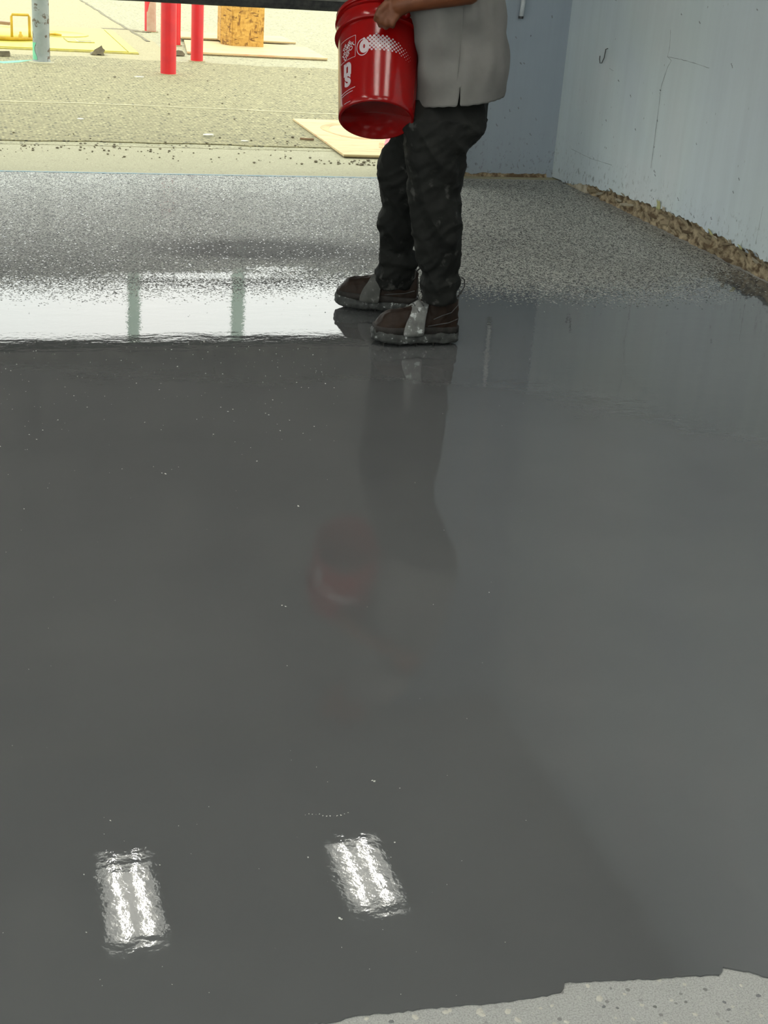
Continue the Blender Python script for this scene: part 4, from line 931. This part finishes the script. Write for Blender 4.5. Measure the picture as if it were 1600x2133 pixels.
# boots in strapped, spiked overshoes
def footwear(heel, toe, strapmat, near_):
    heel, toe = np.array([heel[0],heel[1],0.0]), np.array([toe[0],toe[1],0.0])
    d = toe-heel; Ln = np.linalg.norm(d); d /= Ln; sd = np.array([-d[1],d[0],0.0])
    if sd@fw0 > 0: sd = -sd                                    # sd points to the camera side
    def L(x, y, z): return heel+d*(x*Ln)+sd*y+zz*z
    def sole_out(k, grow=0.0):                                  # half width along the sole, 0 heel to 1 toe
        return float(np.interp(k,[0,.02,.06,.15,.35,.5,.68,.82,.92,.97,1.0],[.012,.030,.042,.048,.046,.048,.056,.056,.046,.032,.012]))+grow
    # overshoe: thick caked plate on spikes
    b = MB(); rings = []
    st_ = np.linspace(0,1,26)
    for k in st_:
        hw = sole_out(k,.008); zb = .007+.010*max(0,(k-.78)/.22)**1.5; zt = .053+.006*math.sin(k*9)+.004*max(0,(k-.8)/.2); r_ = []
        for a in np.linspace(0,2*math.pi,16,endpoint=False):
            c, s_ = math.cos(a), math.sin(a); r_.append(L(k,hw*math.copysign(abs(c)**.6,c),(zb+zt)/2+(zt-zb)/2*math.copysign(abs(s_)**.6,s_)))
        rings.append(r_)
    b.loft(rings); ov = b.build('spiked_overshoe', MAT['gunk'], None, True); remesh(ov,.004,2,.4)
    displace(ov, lambda c: .0035*mnoise.noise(Vector(c)*34)+.0028*mnoise.noise(Vector(c)*95)); attach(ov, person); tag(ov, 'spiked overshoe caked in wet epoxy')
    for k in (.1,.3,.5,.7,.88):
        for y in (-.028,.028): m = MB(); m.tube([L(k,y,.02),L(k,y,-.0)], [.005,.002], 6); m.build('spike', MAT['boot_sole'], ov)
    # boot
    b = MB(); rings = []
    hs_ = {0:.11,.05:.125,.2:.135,.33:.135,.42:.118,.5:.098,.6:.082,.7:.074,.82:.070,.9:.060,.96:.040,1.0:.02}
    for k in np.linspace(.03,.965,30):
        kk = (k-.03)/.935; hw = sole_out(k,-.004)*(.96 if kk < .4 else 1); ht = float(np.interp(kk,list(hs_),list(hs_.values()))); r_ = []
        for a in np.linspace(0,2*math.pi,20,endpoint=False):
            c, s_ = math.cos(a), math.sin(a)
            yy = hw*math.copysign(abs(c)**.75,c)*(1-.25*max(0,s_)*(1 if kk < .5 else .6)); zz_ = .052+(ht*max(0,s_)**.75 if s_ > 0 else .012*s_)
            r_.append(L(k,yy,zz_))
        rings.append(r_)
    b.loft(rings)
    ank = .21; rr_ = []
    for z, cx_, ax_, by in ((.07,.24,.20,.046),(.11,.25,.19,.047),(.14,.255,.175,.048),(.17,.262,.168,.050),(.205,.265,.165,.051),(.235,.265,.165,.052)):
        rr_.append([L(cx_+ax_*math.cos(a)*.98,by*math.sin(a),z) for a in np.linspace(0,2*math.pi,24,endpoint=False)])
    b.loft(rr_)
    bt = b.build('boot', MAT['leather'], None, True); remesh(bt,.004,3,.5)
    displace(bt, lambda c: .003*(1-2*abs(mnoise.noise(Vector(c)*26)))-.001+.0008*mnoise.noise(Vector(c)*90)); attach(bt, person); tag(bt, 'brown lace-up leather work boot')
    b = MB(); rings = []
    for k in np.linspace(.015,.98,24):
        hw = sole_out(k,.002); rings.append([L(k,hw*x,z) for x,z in ((-1,.046),(-1,.066),(-.96,.070),(.96,.070),(1,.066),(1,.046))])
    b.loft(rings); b.build('welt', MAT['boot_sole'], bt, True)
    for j in range(4):
        k = .50-.045*j; z = .145+.024*j; m = MB(); m.tube([L(k+.03,-.03,z-.012),L(k+.05,0,z+.004),L(k+.03,.034,z-.012),L(k+.012,.043,z-.020)], .0026, 6); m.build('lace', MAT['lace'], bt, True)
    m = MB(); m.tube([L(.05,.006,.17),L(.01,.006,.185),L(-.025,.006,.21),L(-.02,.006,.235),L(.02,.006,.245)], .0028, 8); m.build('pull_loop', MAT['lace'], bt, True)
    m = MB(); m.tube([L(.34,.046,.10),L(.24,.047,.115),L(.14,.046,.125),L(.06,.036,.15),L(.05,.03,.20)], .0016, 6); m.build('stitching', MAT['lace'], bt)
    m = MB(); m.tube([L(.40,.047,.075),L(.28,.048,.082),L(.16,.048,.088),L(.05,.04,.10)], .0016, 6); m.build('stitching', MAT['lace'], bt)
    # strap over the instep
    rows = []
    for j, kc in enumerate(np.linspace(-.125,.115,10)):
        row = []
        for i in range(17):
            a = math.pi*i/16; c, s_ = math.cos(a), math.sin(a)
            hump = .068 if near_ else .060
            k = .575+kc*(1.0-.18*s_)-.10*s_*s_; top = float(np.interp(k,[.3,.42,.5,.6,.7],[.165,.150,.136,.114,.096]))+.018
            y = .064*math.copysign(abs(c)**.7,c)*(1-.15*s_); z = .042+(top-.042)*s_**.8
            row.append(L(k,y,z)+zz*(.006*mnoise.noise(Vector((i*.5,j*.7,3)))))
        rows.append(row)
    m = MB(); m.loft(rows, cap=False, closed=False); sp_ = m.build('strap', strapmat, ov, True)
    q = sp_.modifiers.new('u','SUBSURF'); q.levels = q.render_levels = 1; q = sp_.modifiers.new('s','SOLIDIFY'); q.thickness = .005
n0, n1 = G(961,722), G(774,715)
footwear((n0[0],4.625),(n1[0],4.635), MAT['strap'], True)
footwear((1.735,5.00),(1.435,5.135), MAT['strap_dk'], False)
